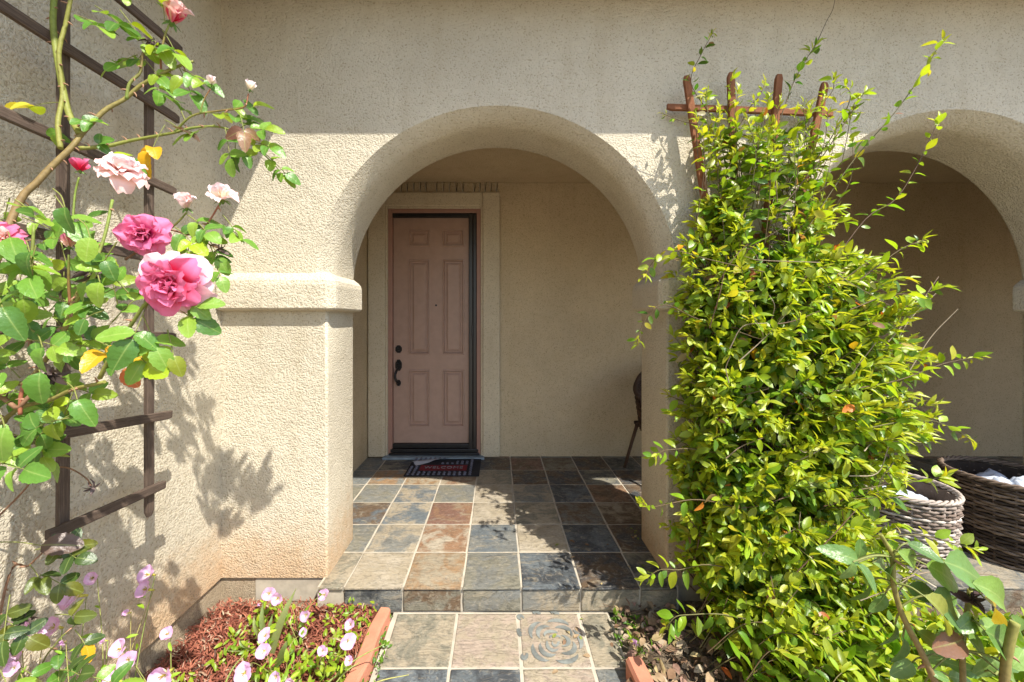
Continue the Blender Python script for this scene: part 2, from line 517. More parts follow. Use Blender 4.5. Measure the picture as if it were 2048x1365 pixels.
def arcade():
    m = MB(); NA = 44
    openings = [(-.005, .905, .905), (2.445, .855, .885), (5.35, .50, .55)]  # the last opening is out of view, added and sized to brighten the recess

    def curve(cx, r, rz):
        pts = [((cx - r, 0.0), (-1, 0)), ((cx - r, .8), (-1, 0)), ((cx - r, SP - .03), (-1, 0))]
        for i in range(NA + 1):
            a = math.pi - math.pi * i / NA
            pts.append(((cx + r * math.cos(a), SP + rz * math.sin(a)), (math.cos(a), math.sin(a))))
        pts += [((cx + r, SP - .03), (1, 0)), ((cx + r, .8), (1, 0)), ((cx + r, 0.0), (1, 0))]
        return pts
    edge_front = []; edge_back = []
    for cx, r, rz in openings:
        pts = curve(cx, r, rz); prof = []
        for (x, z), (nx, nz) in pts:
            arch = z >= SP - .001
            b = .056 if arch else .014
            ring = []
            for k in range(6):
                th = math.pi / 2 * k / 5
                if arch:                             # a splayed, curved reveal that starts at a crisp edge
                    q = k / 5; o = .066 * (1 - q) ** 1.6; ring.append(m.vert((x + nx * o, Y1 + .12 * q, z + nz * o)))
                else:
                    o = b * (1 - math.sin(th)); ring.append(m.vert((x + nx * o, Y1 + b * (1 - math.cos(th)), z + nz * o)))
            bb = .02
            for k in range(4):
                th = math.pi / 2 * k / 3
                o = bb * (1 - math.cos(th)); ring.append(m.vert((x + nx * o, Y2 - bb + bb * math.sin(th), z + nz * o)))
            prof.append(ring)
        for a, b in zip(prof, prof[1:]):
            for k in range(9): m.face((a[k], a[k + 1], b[k + 1], b[k]), True)
        edge_front.append([m.vert(m.v[p[0]]) for p in prof]); edge_back.append([p[-1] for p in prof])

    def panels(edges, y, flip):
        def q(ids): m.face(ids[::-1] if flip else ids)
        lx = -1.476 if not flip else -1.30
        left = m.vert((lx, y, 0)); ltop = m.vert((lx, y, ZT)); lprev_b, lprev_t = left, ltop
        for e in edges:
            n = len(e)
            # pier from the previous edge to this opening, up to the springing, then to the top
            sp = m.vert((m.v[e[3]][0], y, ZT))
            q((lprev_b, e[0], e[1], e[2], e[3], sp, lprev_t))
            tprev = sp
            for i in range(3, n - 4):
                tn = m.vert((m.v[e[i + 1]][0], y, ZT)); q((e[i], e[i + 1], tn, tprev)); tprev = tn
            # continue with the right side
            lprev_b = e[n - 1]; lprev_t = tprev
            # the next pier polygon starts at e[n-1], so add the side chain as a sliver-free pier edge
            chain = [e[n - 4], e[n - 3], e[n - 2], e[n - 1]]
            panels.chain = chain
            lx = m.v[e[n - 1]][0]
            b0 = m.vert((lx + .12, y, 0)); t0 = m.vert((lx + .12, y, ZT))
            q((chain[3], b0, t0, tprev, chain[0], chain[1], chain[2]))
            lprev_b, lprev_t = b0, t0
        b1 = m.vert((6.3, y, 0)); t1 = m.vert((6.3, y, ZT)); q((lprev_b, b1, t1, lprev_t))
    panels(edge_front, Y1, False); panels(edge_back, Y2, True)
    # undersides of the piers, the ends and the top
    for x0, x1 in ((-1.476, -.93), (.92, 1.575), (3.32, 4.83), (5.87, 6.3)):
        b = [m.vert(p) for p in ((x0, Y1 + .001, 0), (x1, Y1 + .001, 0), (x1, Y2, 0), (x0, Y2, 0))]; m.face(b[::-1])
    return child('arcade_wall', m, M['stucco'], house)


arc = arcade()


def band(path, closed_ends=True):
    """moulded belt swept along a path in plan; the path runs with the wall on its left side"""
    prof = [(-.01, 1.635), (.03, 1.604), (.047, 1.585), (.052, 1.56), (.052, 1.44), (.046, 1.430), (-.01, 1.420)]
    m = MB(); n = len(path); rings = []
    for i, p in enumerate(path):
        p = Vector(p); a = (p - Vector(path[i - 1])).normalized() if i else None
        b = (Vector(path[i + 1]) - p).normalized() if i < n - 1 else None
        a = a or b; b = b or a
        na = Vector((a.y, -a.x)); nb = Vector((b.y, -b.x)); k = (na + nb); k = k / max(.2, k.dot(na))
        rings.append([m.vert((p.x + k.x * o, p.y + k.y * o, z)) for o, z in prof])
    for r0, r1 in zip(rings, rings[1:]):
        for k in range(len(prof) - 1): m.face((r0[k], r0[k + 1], r1[k + 1], r1[k])[::-1])
    m.face(rings[0]); m.face(rings[-1][::-1])
    off = Vector(house.location); m.v = [tuple(Vector(v) - off) for v in m.v]
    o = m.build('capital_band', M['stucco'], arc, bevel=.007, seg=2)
    return o


def rounded(pts, r=.012):
    out = [pts[0]]
    for a, p, b in zip(pts, pts[1:], pts[2:]):
        a, p, b = Vector(a), Vector(p), Vector(b)
        u = p + (a - p).normalized() * r; v = p + (b - p).normalized() * r
        for k in range(5):
            t = k / 4; out.append(tuple(u * (1 - t) ** 2 + p * 2 * t * (1 - t) + v * t * t))
    out.append(pts[-1]); return out


band(rounded([(-1.47, Y1), (-.91, Y1), (-.91, Y2 + .003)]))
band(rounded([(.90, Y2 + .003), (.90, Y1), (1.59, Y1), (1.59, Y2 + .003)]))
band(rounded([(3.30, Y2 + .003), (3.30, Y1), (4.85, Y1), (4.85, Y2 + .003)]))
band(rounded([(5.85, Y2 + .003), (5.85, Y1), (6.25, Y1)]))

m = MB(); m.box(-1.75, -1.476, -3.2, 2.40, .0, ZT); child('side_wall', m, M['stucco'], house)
for b_ in ((-1.74, -1.49, -3.18, 2.30), (-1.489, -.93, 2.034, 2.30), (.93, 1.56, 2.034, 2.30), (3.345, 4.81, 2.034, 2.30), (5.89, 6.3, 2.034, 2.30)):
    m = MB(); m.box(*b_, -.2, -.0006); child('foundation', m, M['concrete'], house)
m = MB(); m.box(-1.46, -1.30, 2.401, 3.96, 0.001, 2.748); child('porch_side_wall', m, M['stucco_entry'], house)
m = MB(); m.box(6.25, 6.45, 2.395, 3.96, 0.001, 2.748); child('porch_end_wall', m, M['stucco_entry'], house)
m = MB()
DX0, DX1, DZ = -1.10, -.17, 2.485
m.box(-1.30, DX0, 3.80, 3.96, .002, 2.748); m.box(DX1, 6.25, 3.80, 3.96, .002, 2.748); m.box(DX0, DX1, 3.80, 3.96, DZ, 2.748)
m.box(-1.3, .2, 4.1, 4.2, 0, 2.74)
child('entry_wall', m, M['stucco_entry'], house)
m = MB(); m.box(-1.6, 6.45, 2.392, 4.2, 2.75, 2.85); child('porch_ceiling', m, M['stucco_entry'], house)
m = MB(); m.box(-3.2, -.85, -3.2, 4.2, ZT - .02, 3.36); m.box(-.849, 6.6, 1.624, 4.2, ZT - .02, 3.361)
ev = child('roof_eave', m, M['eave'], house)
m = MB(); m.box(-3.2, -.88, -3.2, 4.2, 3.365, 3.45); m.box(-.875, 6.6, 1.65, 4.2, 3.366, 3.451); child('roof', m, M['roof'], house)

# door surround
ym = 3.745
m = MB()
m.box(-1.292, -1.118, ym, 3.803, .012, 2.64); m.box(-.152, .02, ym, 3.803, .012, 2.64); m.box(-1.118, -.152, ym + .0004, 3.803, 2.50, 2.6396)
su = child('door_surround', m, M['trim'], house, bevel=.014, seg=3)
m = MB()
m.box(-1.119, -1.098, ym + .016, 3.86, .02, 2.505); m.box(-.172, -.151, ym + .016, 3.86, .02, 2.505); m.box(-1.098, -.172, ym + .0164, 3.86, 2.482, 2.5046)
o = m.build('inner_lip', M['trim'], su, bevel=.008); o.location = -house.location; o.name = 'inner_lip'
m = MB()
m.box(-1.0975, -1.058, 3.775, 3.90, .03, 2.481); m.box(-.212, -.1725, 3.775, 3.90, .03, 2.481); m.box(-1.058, -.212, 3.7754, 3.90, 2.443, 2.4806)
jb = child('door_frame', m, M['jamb'], house, bevel=.004)
m = MB(); m.box(-1.056, -.293, 3.79, 3.829, 2.402, 2.4425)
o = m.build('screen_track', M['black'], jb, bevel=.003); o.location = -house.location
m = MB(); m.box(-.292, -.252, 3.778, 3.828, .055, 2.44); m.box(-.250, -.214, 3.786, 3.828, .05, 2.4424)
sh = m.build('screen_housing', M['bronze'], jb, bevel=.006); sh.location = -house.location
m = MB(); m.box(-.262, -.246, 3.764, 3.785, 1.20, 1.33)
o = m.build('screen_pull', M['black'], jb, bevel=.004); o.location = -house.location
m = MB()
m.box(-1.057, -.215, 3.80, 3.90, .086, .128); m.box(-1.075, -.196, 3.772, 3.90, .05, .085); m.box(-1.085, -.186, 3.755, 3.90, .026, .049)
o = m.build('threshold', M['black'], jb, bevel=.005); o.location = -house.location
m = MB(); m.box(-1.135, -.135, 3.70, 3.90, .0025, .0255)
o = m.build('door_sill', M['sill'], jb, bevel=.006); o.location = -house.location

# the six-panel door: a slab with panel openings, each panel moulded
yd = 3.832
xs = [-1.056, -.906, -.688, -.562, -.342, -.2135]; zs = [.130, .292, .869, 1.021, 1.987, 2.114, 2.286, 2.441]
cells = {(1, 1), (3, 1), (1, 3), (3, 3), (1, 5), (3, 5)}
m = MB()
gid = {(i, j): m.vert((x, yd, z)) for i, x in enumerate(xs) for j, z in enumerate(zs)}
for i in range(5):
    for j in range(7):
        if (i, j) not in cells: m.face((gid[i, j], gid[i + 1, j], gid[i + 1, j + 1], gid[i, j + 1]))
m.box(xs[0], xs[-1], yd + .02, yd + .04, zs[0], zs[-1])
door = child('door', m, M['door'], house)
for (i, j) in sorted(cells):
    m = MB(); x0, x1, z0, z1 = xs[i], xs[i + 1], zs[j], zs[j + 1]; rings = []
    for ins, dep in ((0, 0), (.004, -.009), (.013, -.010), (.019, .004), (.023, .017), (.038, .017), (.044, .009), (.056, .002)):
        rings.append([m.vert((x, yd + dep, z)) for x, z in ((x0 + ins, z0 + ins), (x1 - ins, z0 + ins), (x1 - ins, z1 - ins), (x0 + ins, z1 - ins))])
    for a, b in zip(rings, rings[1:]):
        for k in range(4): m.face((a[k], a[(k + 1) % 4], b[(k + 1) % 4], b[k]))
    m.face(rings[-1])
    o = m.build('panel', M['door'], door); o.location = -house.location


def oct_plate(m, cx, cz, rx, rz, y0, y1, n=8):
    a = [m.vert((cx + rx * math.cos((k + .5) * 2 * math.pi / n), y0, cz + rz * math.sin((k + .5) * 2 * math.pi / n))) for k in range(n)]
    b = [m.vert((cx + rx * .86 * math.cos((k + .5) * 2 * math.pi / n), y1, cz + rz * .86 * math.sin((k + .5) * 2 * math.pi / n))) for k in range(n)]
    for k in range(n): m.face((a[k], a[(k + 1) % n], b[(k + 1) % n], b[k]))
    m.face(b); m.face(a[::-1])


hx = -1.006
m = MB(); oct_plate(m, hx, 1.077, .036, .042, yd - .001, yd - .016); oct_plate(m, hx, 1.077, .017, .017, yd - .016, yd - .028, 12)
o = m.build('deadbolt', M['black'], door); o.location = -house.location
m = MB(); oct_plate(m, hx, .915, .036, .062, yd - .001, yd - .014); oct_plate(m, hx, .735, .026, .034, yd - .001, yd - .014)
m.tube(spline([(hx, yd - .012, .885), (hx - .012, yd - .04, .86), (hx - .02, yd - .062, .82), (hx - .014, yd - .058, .775), (hx, yd - .034, .745), (hx, yd - .01, .735)], 4), [.011] * 4 + [.0125] * 12 + [.010] * 5, 8)
m.box(hx - .012, hx + .012, yd - .05, yd - .012, .925, .937)
oct_plate(m, hx, .93, .016, .02, yd - .014, yd - .024, 10)
o = m.build('handle_set', M['black'], door); o.location = -house.location
m = MB(); oct_plate(m, -.627, 1.521, .011, .011, yd - .0005, yd - .005, 12)
o = m.build('peephole', M['bronze'], door); o.location = -house.location

# bird spikes on top of the surround
for gi, (a, b, lab) in enumerate(((796, 858, 'row of bird spikes over the left end of the door surround'), (866, 932, 'row of bird spikes over the middle of the door surround'),
                                  (943, 998, 'row of bird spikes over the right end of the door surround'))):
    xa, xb = (a - CX) / F * 3.77, (b - CX) / F * 3.77
    e = empty('bird_spike_strip', ((xa + xb) / 2, 3.772, 2.641), lab, 'bird spikes', 'bird spike strips on the door surround')
    m = MB(); m.box(xa, xb, 3.762, 3.782, 2.6415, 2.646); child('base', m, M['wire'], e)
    n = 5
    for i in range(n):
        x = xa + (i + .5) * (xb - xa) / n + random.uniform(-.004, .004)
        for (dy, dx) in ((-.03, random.uniform(-.02, .004)), (.012, random.uniform(-.006, .01)), (-.008, random.uniform(.006, .02))):
            m = MB(); m.tube([(x, 3.772, 2.644), (x + dx, 3.772 + dy, 2.747 + random.uniform(-.012, 0))], .003, 4, .002)
            child('spike', m, M['wire'] if dy < -.02 else M['bronze'], e)

# ------------------------------------------------------------------ welcome mat with its far left corner turned over
mx0, mx1, my0, my1 = -.825, -.165, 3.305, 3.725
mat = empty('welcome_mat', ((mx0 + mx1) / 2, (my0 + my1) / 2, .0075), 'black knobbed doormat with red welcome panel and folded corner', 'doormat')
fx, fy = mx0 + .38, my1 - .115                       # where the fold meets the far and the left edge
m = MB()
pl = [(mx0, my0), (mx1, my0), (mx1, my1), (fx, my1), (mx0, fy)]
lo = [m.vert((x, y, .0075)) for x, y in pl]; hi = [m.vert((x, y, .0145)) for x, y in pl]
m.face(hi)
for i in range(5): m.face((lo[i], lo[(i + 1) % 5], hi[(i + 1) % 5], hi[i]))
base = child('base', m, M['mat_rubber'], mat)
# turned-over corner shows the pale back: the corner reflected over the fold line
a = Vector((fx, my1, 0)); b = Vector((mx0, fy, 0)); c = Vector((mx0, my1, 0)); d = (b - a).normalized()
foot = a + d * (c - a).dot(d); refl = foot * 2 - c
m = MB(); k = 6; rows_ = []
for i in range(k + 1):
    t = i / k; p = a.lerp(refl, t); q = b.lerp(refl, t); z = .016 + .022 * math.sin(math.pi * min(1, t * 1.4)) * .8 + .004
    rows_.append((m.vert((p.x, p.y, z)), m.vert((q.x, q.y, z))))
for r0, r1 in zip(rows_, rows_[1:]): m.face((r0[0], r1[0], r1[1], r0[1]), True)
child('folded_corner', m, M['mat_back'], mat)
m = MB(); px0, px1, py0, py1 = -.715, -.285, 3.415, 3.535
m.box(px0, px1, py0, py1, .0147, .0185); child('name_panel', m, M['mat_red'], mat)
nub = MB()
for k in range(8):
    pass
nubm = MB()
for h, rr in ((0, .0135), (.008, .012), (.0125, .006)):
    for k in range(8): nubm.vert((rr * 1.1 * math.cos(k * math.pi / 4), rr * math.sin(k * math.pi / 4), h))
for q in range(2):
    for k in range(8): nubm.face((q * 8 + k, q * 8 + (k + 1) % 8, q * 8 + 8 + (k + 1) % 8, q * 8 + 8 + k), True)
nubm.face(range(16, 24)); nme = nubm.mesh('knob', M['mat_nub'])
for i in range(14):
    for j in range(10):
        x = mx0 + .03 + i * .0455; y = my0 + .022 + j * .042
        if x > mx1 - .05 or y > my1 - .012: continue
        if px0 - .018 < x < px1 + .018 and py0 - .015 < y < py1 + .015: continue
        if (Vector((x, y, 0)) - a).cross(d).z < .0 and (y > fy - .1) and (x - mx0) / .38 < (y - fy + .13) / .13 - .0: 
            continue
        o = bpy.data.objects.new('knob', nme); col.objects.link(o); o.parent = mat; o.location = Vector((x, y, .0146)) - mat.location
cu = bpy.data.curves.new('welcome', 'FONT'); cu.body = 'WELCOME'; cu.size = .078; cu.extrude = .0012; cu.align_x = 'CENTER'; cu.align_y = 'CENTER'; cu.space_character = 1.12
cu.resolution_u = 3
tmp = bpy.data.objects.new('tmp', cu); col.objects.link(tmp)
dg = bpy.context.evaluated_depsgraph_get(); tme = bpy.data.meshes.new_from_object(tmp.evaluated_get(dg)); bpy.data.objects.remove(tmp)
tme.materials.clear(); tme.materials.append(M['letter'])
lt = bpy.data.objects.new('lettering', tme); col.objects.link(lt); lt.parent = mat; lt.location = Vector(((px0 + px1) / 2, (py0 + py1) / 2, .0202)) - mat.location
lt.scale = (.88, .95, 1); lt['label'] = 'pale letters reading WELCOME'

# ------------------------------------------------------------------ leaf templates
def leaf_tpl(W=.46, fold=.18, curl=.12, st=5, ser=0.0, tipw=1.0, blunt=.0, twist=0.0):
    m = MB(); rows_ = []
    for i in range(st + 1):
        t = i / st
        pa, pb = (.52, .74) if blunt else (.72, .92); pk = pa / (pa + pb)
        wd = W / 2 * (t ** pa * (1 - t) ** pb) / (pk ** pa * (1 - pk) ** pb) if 0 < t < 1 else 0
        z = -curl * t * t + .03 * math.sin(t * 5)
        if wd == 0: rows_.append((m.vert((t, 0, z), 0),))
        else:
            s_ = ser * (1 if i % 2 else -1)
            tw = twist * (t - .5)
            rows_.append((m.vert((t + .02, wd * (1 + s_), z + fold * wd * 2 * (1 - .6 * t) + tw * wd), 1), m.vert((t, 0, z), 0), m.vert((t + .02, -wd * (1 + s_), z + fold * wd * 2 * (1 - .6 * t) - tw * wd), 1)))
    for a, b in zip(rows_, rows_[1:]):
        if len(a) == 1: m.face((a[0], b[1], b[0]), True); m.face((a[0], b[2], b[1]), True)
        elif len(b) == 1: m.face((a[1], b[0], a[0]), True); m.face((a[2], b[0], a[1]), True)
        else:
            m.face((a[1], b[1], b[0], a[0]), True); m.face((a[2], b[2], b[1], a[1]), True)
    return m


VT = [leaf_tpl(.53, .16, .10), leaf_tpl(.44, .26, .22), leaf_tpl(.54, .10, .05, twist=.5), leaf_tpl(.40, .34, .32), leaf_tpl(.47, .2, -.1, twist=-.5)]
VTn = [leaf_tpl(.30, .34, .15, 4), leaf_tpl(.26, .45, .3, 4), leaf_tpl(.33, .3, -.1, 4)]
RT = [leaf_tpl(.66, .14, .16, 12, .05, .4, .25), leaf_tpl(.64, .22, .28, 12, .05, .4, .22, .3), leaf_tpl(.66, .10, .08, 12, .05, .3, .25, -.3), leaf_tpl(.60, .32, .34, 12, .05, .5, .2, .2),
      leaf_tpl(.50, .16, .14, 12, .04, .5, .2), leaf_tpl(.46, .24, .25, 12, .04, .5, .2, .3), leaf_tpl(.53, .12, .05, 12, .04, .5, .2, -.4)]
VM = [t.mesh('leaf', M['leaf']) for t in VT + VTn]
RM = [t.mesh('leaf', M['rose_leaf']) for t in RT]


def mixc(a, b, t): return tuple(x + (y - x) * t for x, y in zip(a, b))


DEEP, MID, LIME, YEL, GOLD, REDL, DRY = (.06, .15, .016), (.17, .32, .018), (.34, .46, .024), (.48, .48, .035), (.62, .36, .02), (.50, .13, .035), (.30, .17, .095)


class Foliage:
    """collects leaves; the ones that show largest become parts, the rest one mass"""
    def __init__(s): s.L = []

    def add(s, k, pos, d, n, size, c): s.L.append((k, Vector(pos), Vector(d), Vector(n), size, c))

    def build(s, parent, tpls, meshes, mat, most=300, score=None, mass='foliage'):
        score = score or (lambda l: l[4] / max(.3, l[1].y))
        s.L.sort(key=score, reverse=True)
        off = Vector(parent.location)
        for k, pos, d, n, L, c in s.L[:most]:
            o = bpy.data.objects.new('leaf', meshes[k]); col.objects.link(o); o.parent = parent
            o.matrix_basis = LM(pos - off, d, n, L); o.color = (*c, 1)
        if len(s.L) > most:
            mb = MB()
            for k, pos, d, n, L, c in s.L[most:]: mb.add(tpls[k], LM(pos - off, d, n, L), c)
            tag(mb.build(mass, mat, parent), kind='stuff')


TOSUN = -SUN


def leaf_normal(k=.55): return TOSUN * .75 + Vector((0, -.25, .35)) + rv(k)


# ------------------------------------------------------------------ right: fan trellis and the jasmine vine
tr = empty('fan_trellis', P(1490, 1150, 1.95), 'reddish wooden fan trellis holding the vine between the arches', 'trellis')
yt = 1.947
for pts in (((1372, 153), (1415, 372), (1462, 760)), ((1462, 146), (1470, 420), (1480, 790)), ((1559, 150), (1545, 300), (1502, 790)), ((1649, 166), (1588, 420), (1524, 780))):
    a = P(*pts[0], yt); b = P(*pts[-1], yt + .02)
    m = MB(); m.bar(a, b, .034, .02, (0, -1, 0), .3); child('upright', m, M['wood_red'], tr)
for (x0, y0, x1, y1) in ((1334, 214, 1664, 229), (1400, 470, 1600, 478), (1440, 640, 1550, 645)):
    m = MB(); m.bar(P(x0, y0, yt + .022), P(x1, y1, yt + .022), .03, .018, (0, -1, 0), .2); child('crosspiece', m, M['wood_red'], tr)

vine = empty('climbing_vine', (1.2, 1.9, -.11), 'dense yellow green leafy vine covering the pillar between the two arches', 'vine')
ZK = [2.36, 2.16, 1.93, 1.75, 1.56, 1.38, 1.147, .89, .64, .45, .27, .08, -.12]
XL = [1.04, 1.03, .98, .88, .80, .82, .82, .82, .84, .82, .84, .94, 1.08]
XR = [1.56, 1.70, 1.73, 1.77, 1.90, 1.95, 1.98, 1.96, 1.80, 1.75, 1.78, 1.92, 2.1]
YF = [1.90, 1.86, 1.80, 1.70, 1.62, 1.57, 1.52, 1.49, 1.47, 1.46, 1.43, 1.40, 1.36]


def interp(z, tab):
    for i in range(len(ZK) - 1):
        if z >= ZK[i + 1]:
            t = min(1, max(0, (ZK[i] - z) / (ZK[i] - ZK[i + 1]))); return tab[i] + (tab[i + 1] - tab[i]) * t
    return tab[-1]


fol = Foliage(); stems = MB(); BARK, GSTEM = (.13, .075, .045), (.16, .17, .05)


HOLES = ((1.21, .88, .10, .14), (.98, 1.60, .08, .08))


def gap(p): return p.y > 1.5 and any(((p.x - a) / c) ** 2 + ((p.z - b) / d) ** 2 < 1 for a, b, c, d in HOLES)


def shoot(pts, n_pairs, L0, L1, start=.25, tipcol=LIME, rootcol=MID, dens=1.0, r=.0022, tuft=True):
    path_ = spline(pts, 5); N = len(path_)
    stems.tint = mixc(BARK, GSTEM, random.random() * .7)
    stems.tube(path_, r, 4, r * .5, False)
    for i in range(n_pairs):
        t = start + (1 - start) * (i + .5) / n_pairs
        k = min(N - 2, int(t * (N - 1))); p = path_[k].lerp(path_[k + 1], t * (N - 1) - k); d = (path_[k + 1] - path_[k]).normalized()
        a = d.cross(rv()).normalized()
        for s_ in (1, -1):
            if random.random() > dens or (gap(p) and random.random() < .8): continue
            dirn = d * random.uniform(.25, .75) + a * s_ + rv(.22) + Vector((0, 0, -.15))
            L = (L0 + (L1 - L0) * t) * random.uniform(.5, 1.25)
            c = mixc(rootcol, tipcol, min(1, max(0, t ** 1.6 + random.gauss(0, .22))))
            u = random.random()
            if u < .33: c = mixc(c, DEEP, random.uniform(.3, .9))
            elif u > .84: c = mixc(c, YEL, random.uniform(.3, .9))
            elif u > .985: c = REDL
            if random.random() < .022: c = random.choice((GOLD, REDL, (.7, .25, .04), DRY, DRY, (.5, .38, .2), (.55, .42, .12)))
            fol.add(random.randrange(5), p + dirn.normalized() * .006, dirn, leaf_normal(.62), L, tuple(x * random.uniform(.85, 1.15) for x in c))
    if tuft:
        d = (path_[-1] - path_[-3]).normalized()
        for i in range(random.randint(4, 6)):
            dirn = d + rv(.42)
            fol.add(5 + random.randrange(3), path_[-1] - d * .012 * i, dirn, leaf_normal(.5), L1 * random.uniform(.7, 1.15), mixc(LIME, YEL, random.uniform(0, .9)))


random.seed(21)
NS = 720
for i in range(NS):
    z = random.choice([random.uniform(-.1, 1.7), random.uniform(-.1, 1.7), random.uniform(-.1, 2.05), random.uniform(.2, 2.38)])
    xl, xr, yf = interp(z, XL), interp(z, XR), interp(z, YF)
    xc = xl + (xr - xl) * .42; yb = 1.95
    th = random.uniform(0.02, .98) * math.pi
    ex = math.cos(th); ey = math.sin(th); rad = random.uniform(.72, 1.03)
    hw = (xr - xc) if ex > 0 else (xc - xl)
    if z > 1.95 and random.random() < .15: continue
    tip = Vector((xc + ex * hw * rad, yb - (yb - yf) * ey ** .6 * rad, z + random.uniform(-.03, .05)))
    if tip.x < 1.6 and tip.x > .88: tip.y = min(tip.y, 1.985)
    root = Vector((xc + ex * hw * .35 + random.uniform(-.05, .05), min(1.96, yb - (yb - yf) * ey * .25), z - random.uniform(.12, .34)))
    mid = root.lerp(tip, .55) + Vector((0, -.02, random.uniform(.02, .09)))
    side = ex > .35
    if side: tip = tip + Vector((random.uniform(.0, .05), 0, random.uniform(.0, .05)))
    shoot([root, mid, tip], random.randint(5, 8), .080, .054, .2, tipcol=mixc(LIME, YEL, random.random() * .45), rootcol=mixc(MID, DEEP, random.random() * .4))
# inner leaves in the shade of the mass
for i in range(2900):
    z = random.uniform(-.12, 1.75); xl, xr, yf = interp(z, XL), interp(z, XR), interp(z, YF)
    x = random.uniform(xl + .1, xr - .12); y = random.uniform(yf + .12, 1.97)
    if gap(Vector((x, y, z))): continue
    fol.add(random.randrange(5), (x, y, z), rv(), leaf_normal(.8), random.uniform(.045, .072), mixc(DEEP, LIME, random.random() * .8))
# the long runners that stand out of the mass
RUN = [
    ([(1420, 230), (1382, 165), (1402, 110), (1427, 64)], 1.90, 6, .045, .03, DEEP),
    ([(1560, 240), (1585, 170), (1612, 120), (1633, 88)], 1.90, 5, .05, .042, DEEP),
    ([(1600, 480), (1700, 330), (1790, 225), (1850, 140), (1884, 80)], 1.80, 9, .052, .04, MID),
    ([(1640, 560), (1730, 440), (1790, 400), (1835, 330), (1878, 240)], 1.72, 9, .052, .04, MID),
    ([(1560, 420), (1640, 320), (1700, 230), (1728, 185)], 1.80, 7, .05, .04, MID),
    ([(1500, 330), (1460, 260), (1455, 210), (1465, 150)], 1.9, 5, .045, .035, MID),
    ([(1530, 320), (1590, 260), (1660, 190), (1668, 155)], 1.86, 6, .05, .04, LIME),
    ([(1400, 250), (1370, 245), (1345, 236), (1322, 226)], 1.9, 3, .03, .02, DEEP),
    ([(1700, 620), (1780, 590), (1840, 590), (1890, 572)], 1.62, 7, .05, .042, LIME),
    ([(1720, 560), (1800, 500), (1850, 480)], 1.66, 5, .05, .04, LIME),
    ([(1700, 780), (1800, 760), (1880, 730), (1952, 714)], 1.58, 7, .05, .04, LIME),
    ([(1720, 860), (1830, 840), (1890, 850), (1948, 884)], 1.58, 7, .05, .03, LIME),
    ([(1720, 980), (1800, 965), (1860, 960), (1895, 948)], 1.55, 6, .05, .045, LIME),
    ([(1740, 1080), (1830, 1070), (1900, 1085), (1955, 1100)], 1.55, 7, .055, .045, LIME),
    ([(1420, 520), (1340, 500), (1310, 520), (1285, 555)], 1.70, 6, .045, .04, MID),
    ([(1400, 640), (1330, 610), (1290, 640), (1272, 690)], 1.70, 7, .042, .035, DEEP),
    ([(1400, 900), (1340, 900), (1320, 905), (1300, 915)], 1.70, 4, .045, .04, MID),
    ([(1400, 1000), (1330, 1010), (1300, 1015), (1280, 1005)], 1.62, 6, .048, .04, MID),
    ([(1420, 1130), (1360, 1140), (1320, 1140), (1292, 1158)], 1.58, 6, .048, .045, LIME),
    ([(1450, 1230), (1380, 1230), (1350, 1235), (1330, 1260)], 1.50, 6, .05, .045, MID),
    ([(1600, 360), (1660, 280), (1700, 200), (1690, 170)], 1.84, 6, .045, .035, LIME),
    ([(1480, 250), (1500, 215), (1520, 190), (1530, 165)], 1.88, 4, .042, .035, LIME),
]
for pts, y, n, l0, l1, rc in RUN:
    if pts[-1][0] < 1340: pts = [(pts[0][0] + 110, pts[0][1] + 25)] + pts
    q = [P(px, py, y - (.04 * i / len(pts) if px > 1600 else 0)) for i, (px, py) in enumerate(pts)]
    shoot(q, int(n * 1.4), l0 * 1.2, l1 * 1.2, .18, tipcol=LIME if rc != DEEP else mixc(MID, LIME, .3), rootcol=rc, r=.0028)
for i in range(46):                                 # upright young shoots over the head of the trellis
    px = random.uniform(1400, 1700); top = 210 + abs(px - 1520) * .25 + random.uniform(-60, 90); y = random.uniform(1.78, 1.92)
    a = P(px + random.uniform(-40, 20), top + random.uniform(110, 190), y); b = P(px + (px - 1500) * .12, top, y - .02)
    shoot([a, a.lerp(b, .5) + rv(.012), b], random.randint(4, 6), .062, .044, .2, tipcol=mixc(LIME, YEL, random.random() * .6), rootcol=MID)
for i in range(34):                                 # woody runners lying on the face of the mass
    z = random.uniform(.1, 1.7); xl, xr, yf = interp(z, XL), interp(z, XR), interp(z, YF); x = random.uniform(xl + .1, xr - .15)
    a = Vector((x, yf + random.uniform(.06, .16), z)); b = a + Vector((random.uniform(-.1, .3), random.uniform(-.07, .02), random.uniform(.0, .3)))
    stems.tint = random.choice([(.30, .22, .15), (.20, .12, .08), (.36, .29, .20)]); stems.tube(spline([a, a.lerp(b, .5) + rv(.02), b], 5), .0026, 5, .0014, False)
stems.tint = (.08, .06, .05)
stems.tube(spline([P(1633, 88, 1.9), P(1652, 45, 1.92), P(1668, 10, 1.93), P(1672, -60, 1.95)], 5), .0016, 4, .001, False)
# lower mass that spills over the ground to the right
for i in range(400):
    x = random.uniform(1.02, 2.45); y = random.uniform(1.18, 1.72)
    low = x > 1.75 and y > 1.45
    if x - 1.02 < (1.6 - y) * .35: continue
    z = -.1 + random.uniform(.02, .15 if low else .34) * (1 - .3 * (1.7 - y))
    a = random.uniform(-.6, 2.2); tip = Vector((x, y, z)); ln = random.uniform(.16, .3)
    root = tip - Vector((math.cos(a) * ln, math.sin(a) * ln * .4 - .03, ln * .6)); root.z = max(root.z, -.1)
    shoot([root, root.lerp(tip, .5) + Vector((0, 0, .05)), tip], random.randint(4, 7), .078, .056, .2, tipcol=mixc(LIME, YEL, random.random() * .5), rootcol=MID)
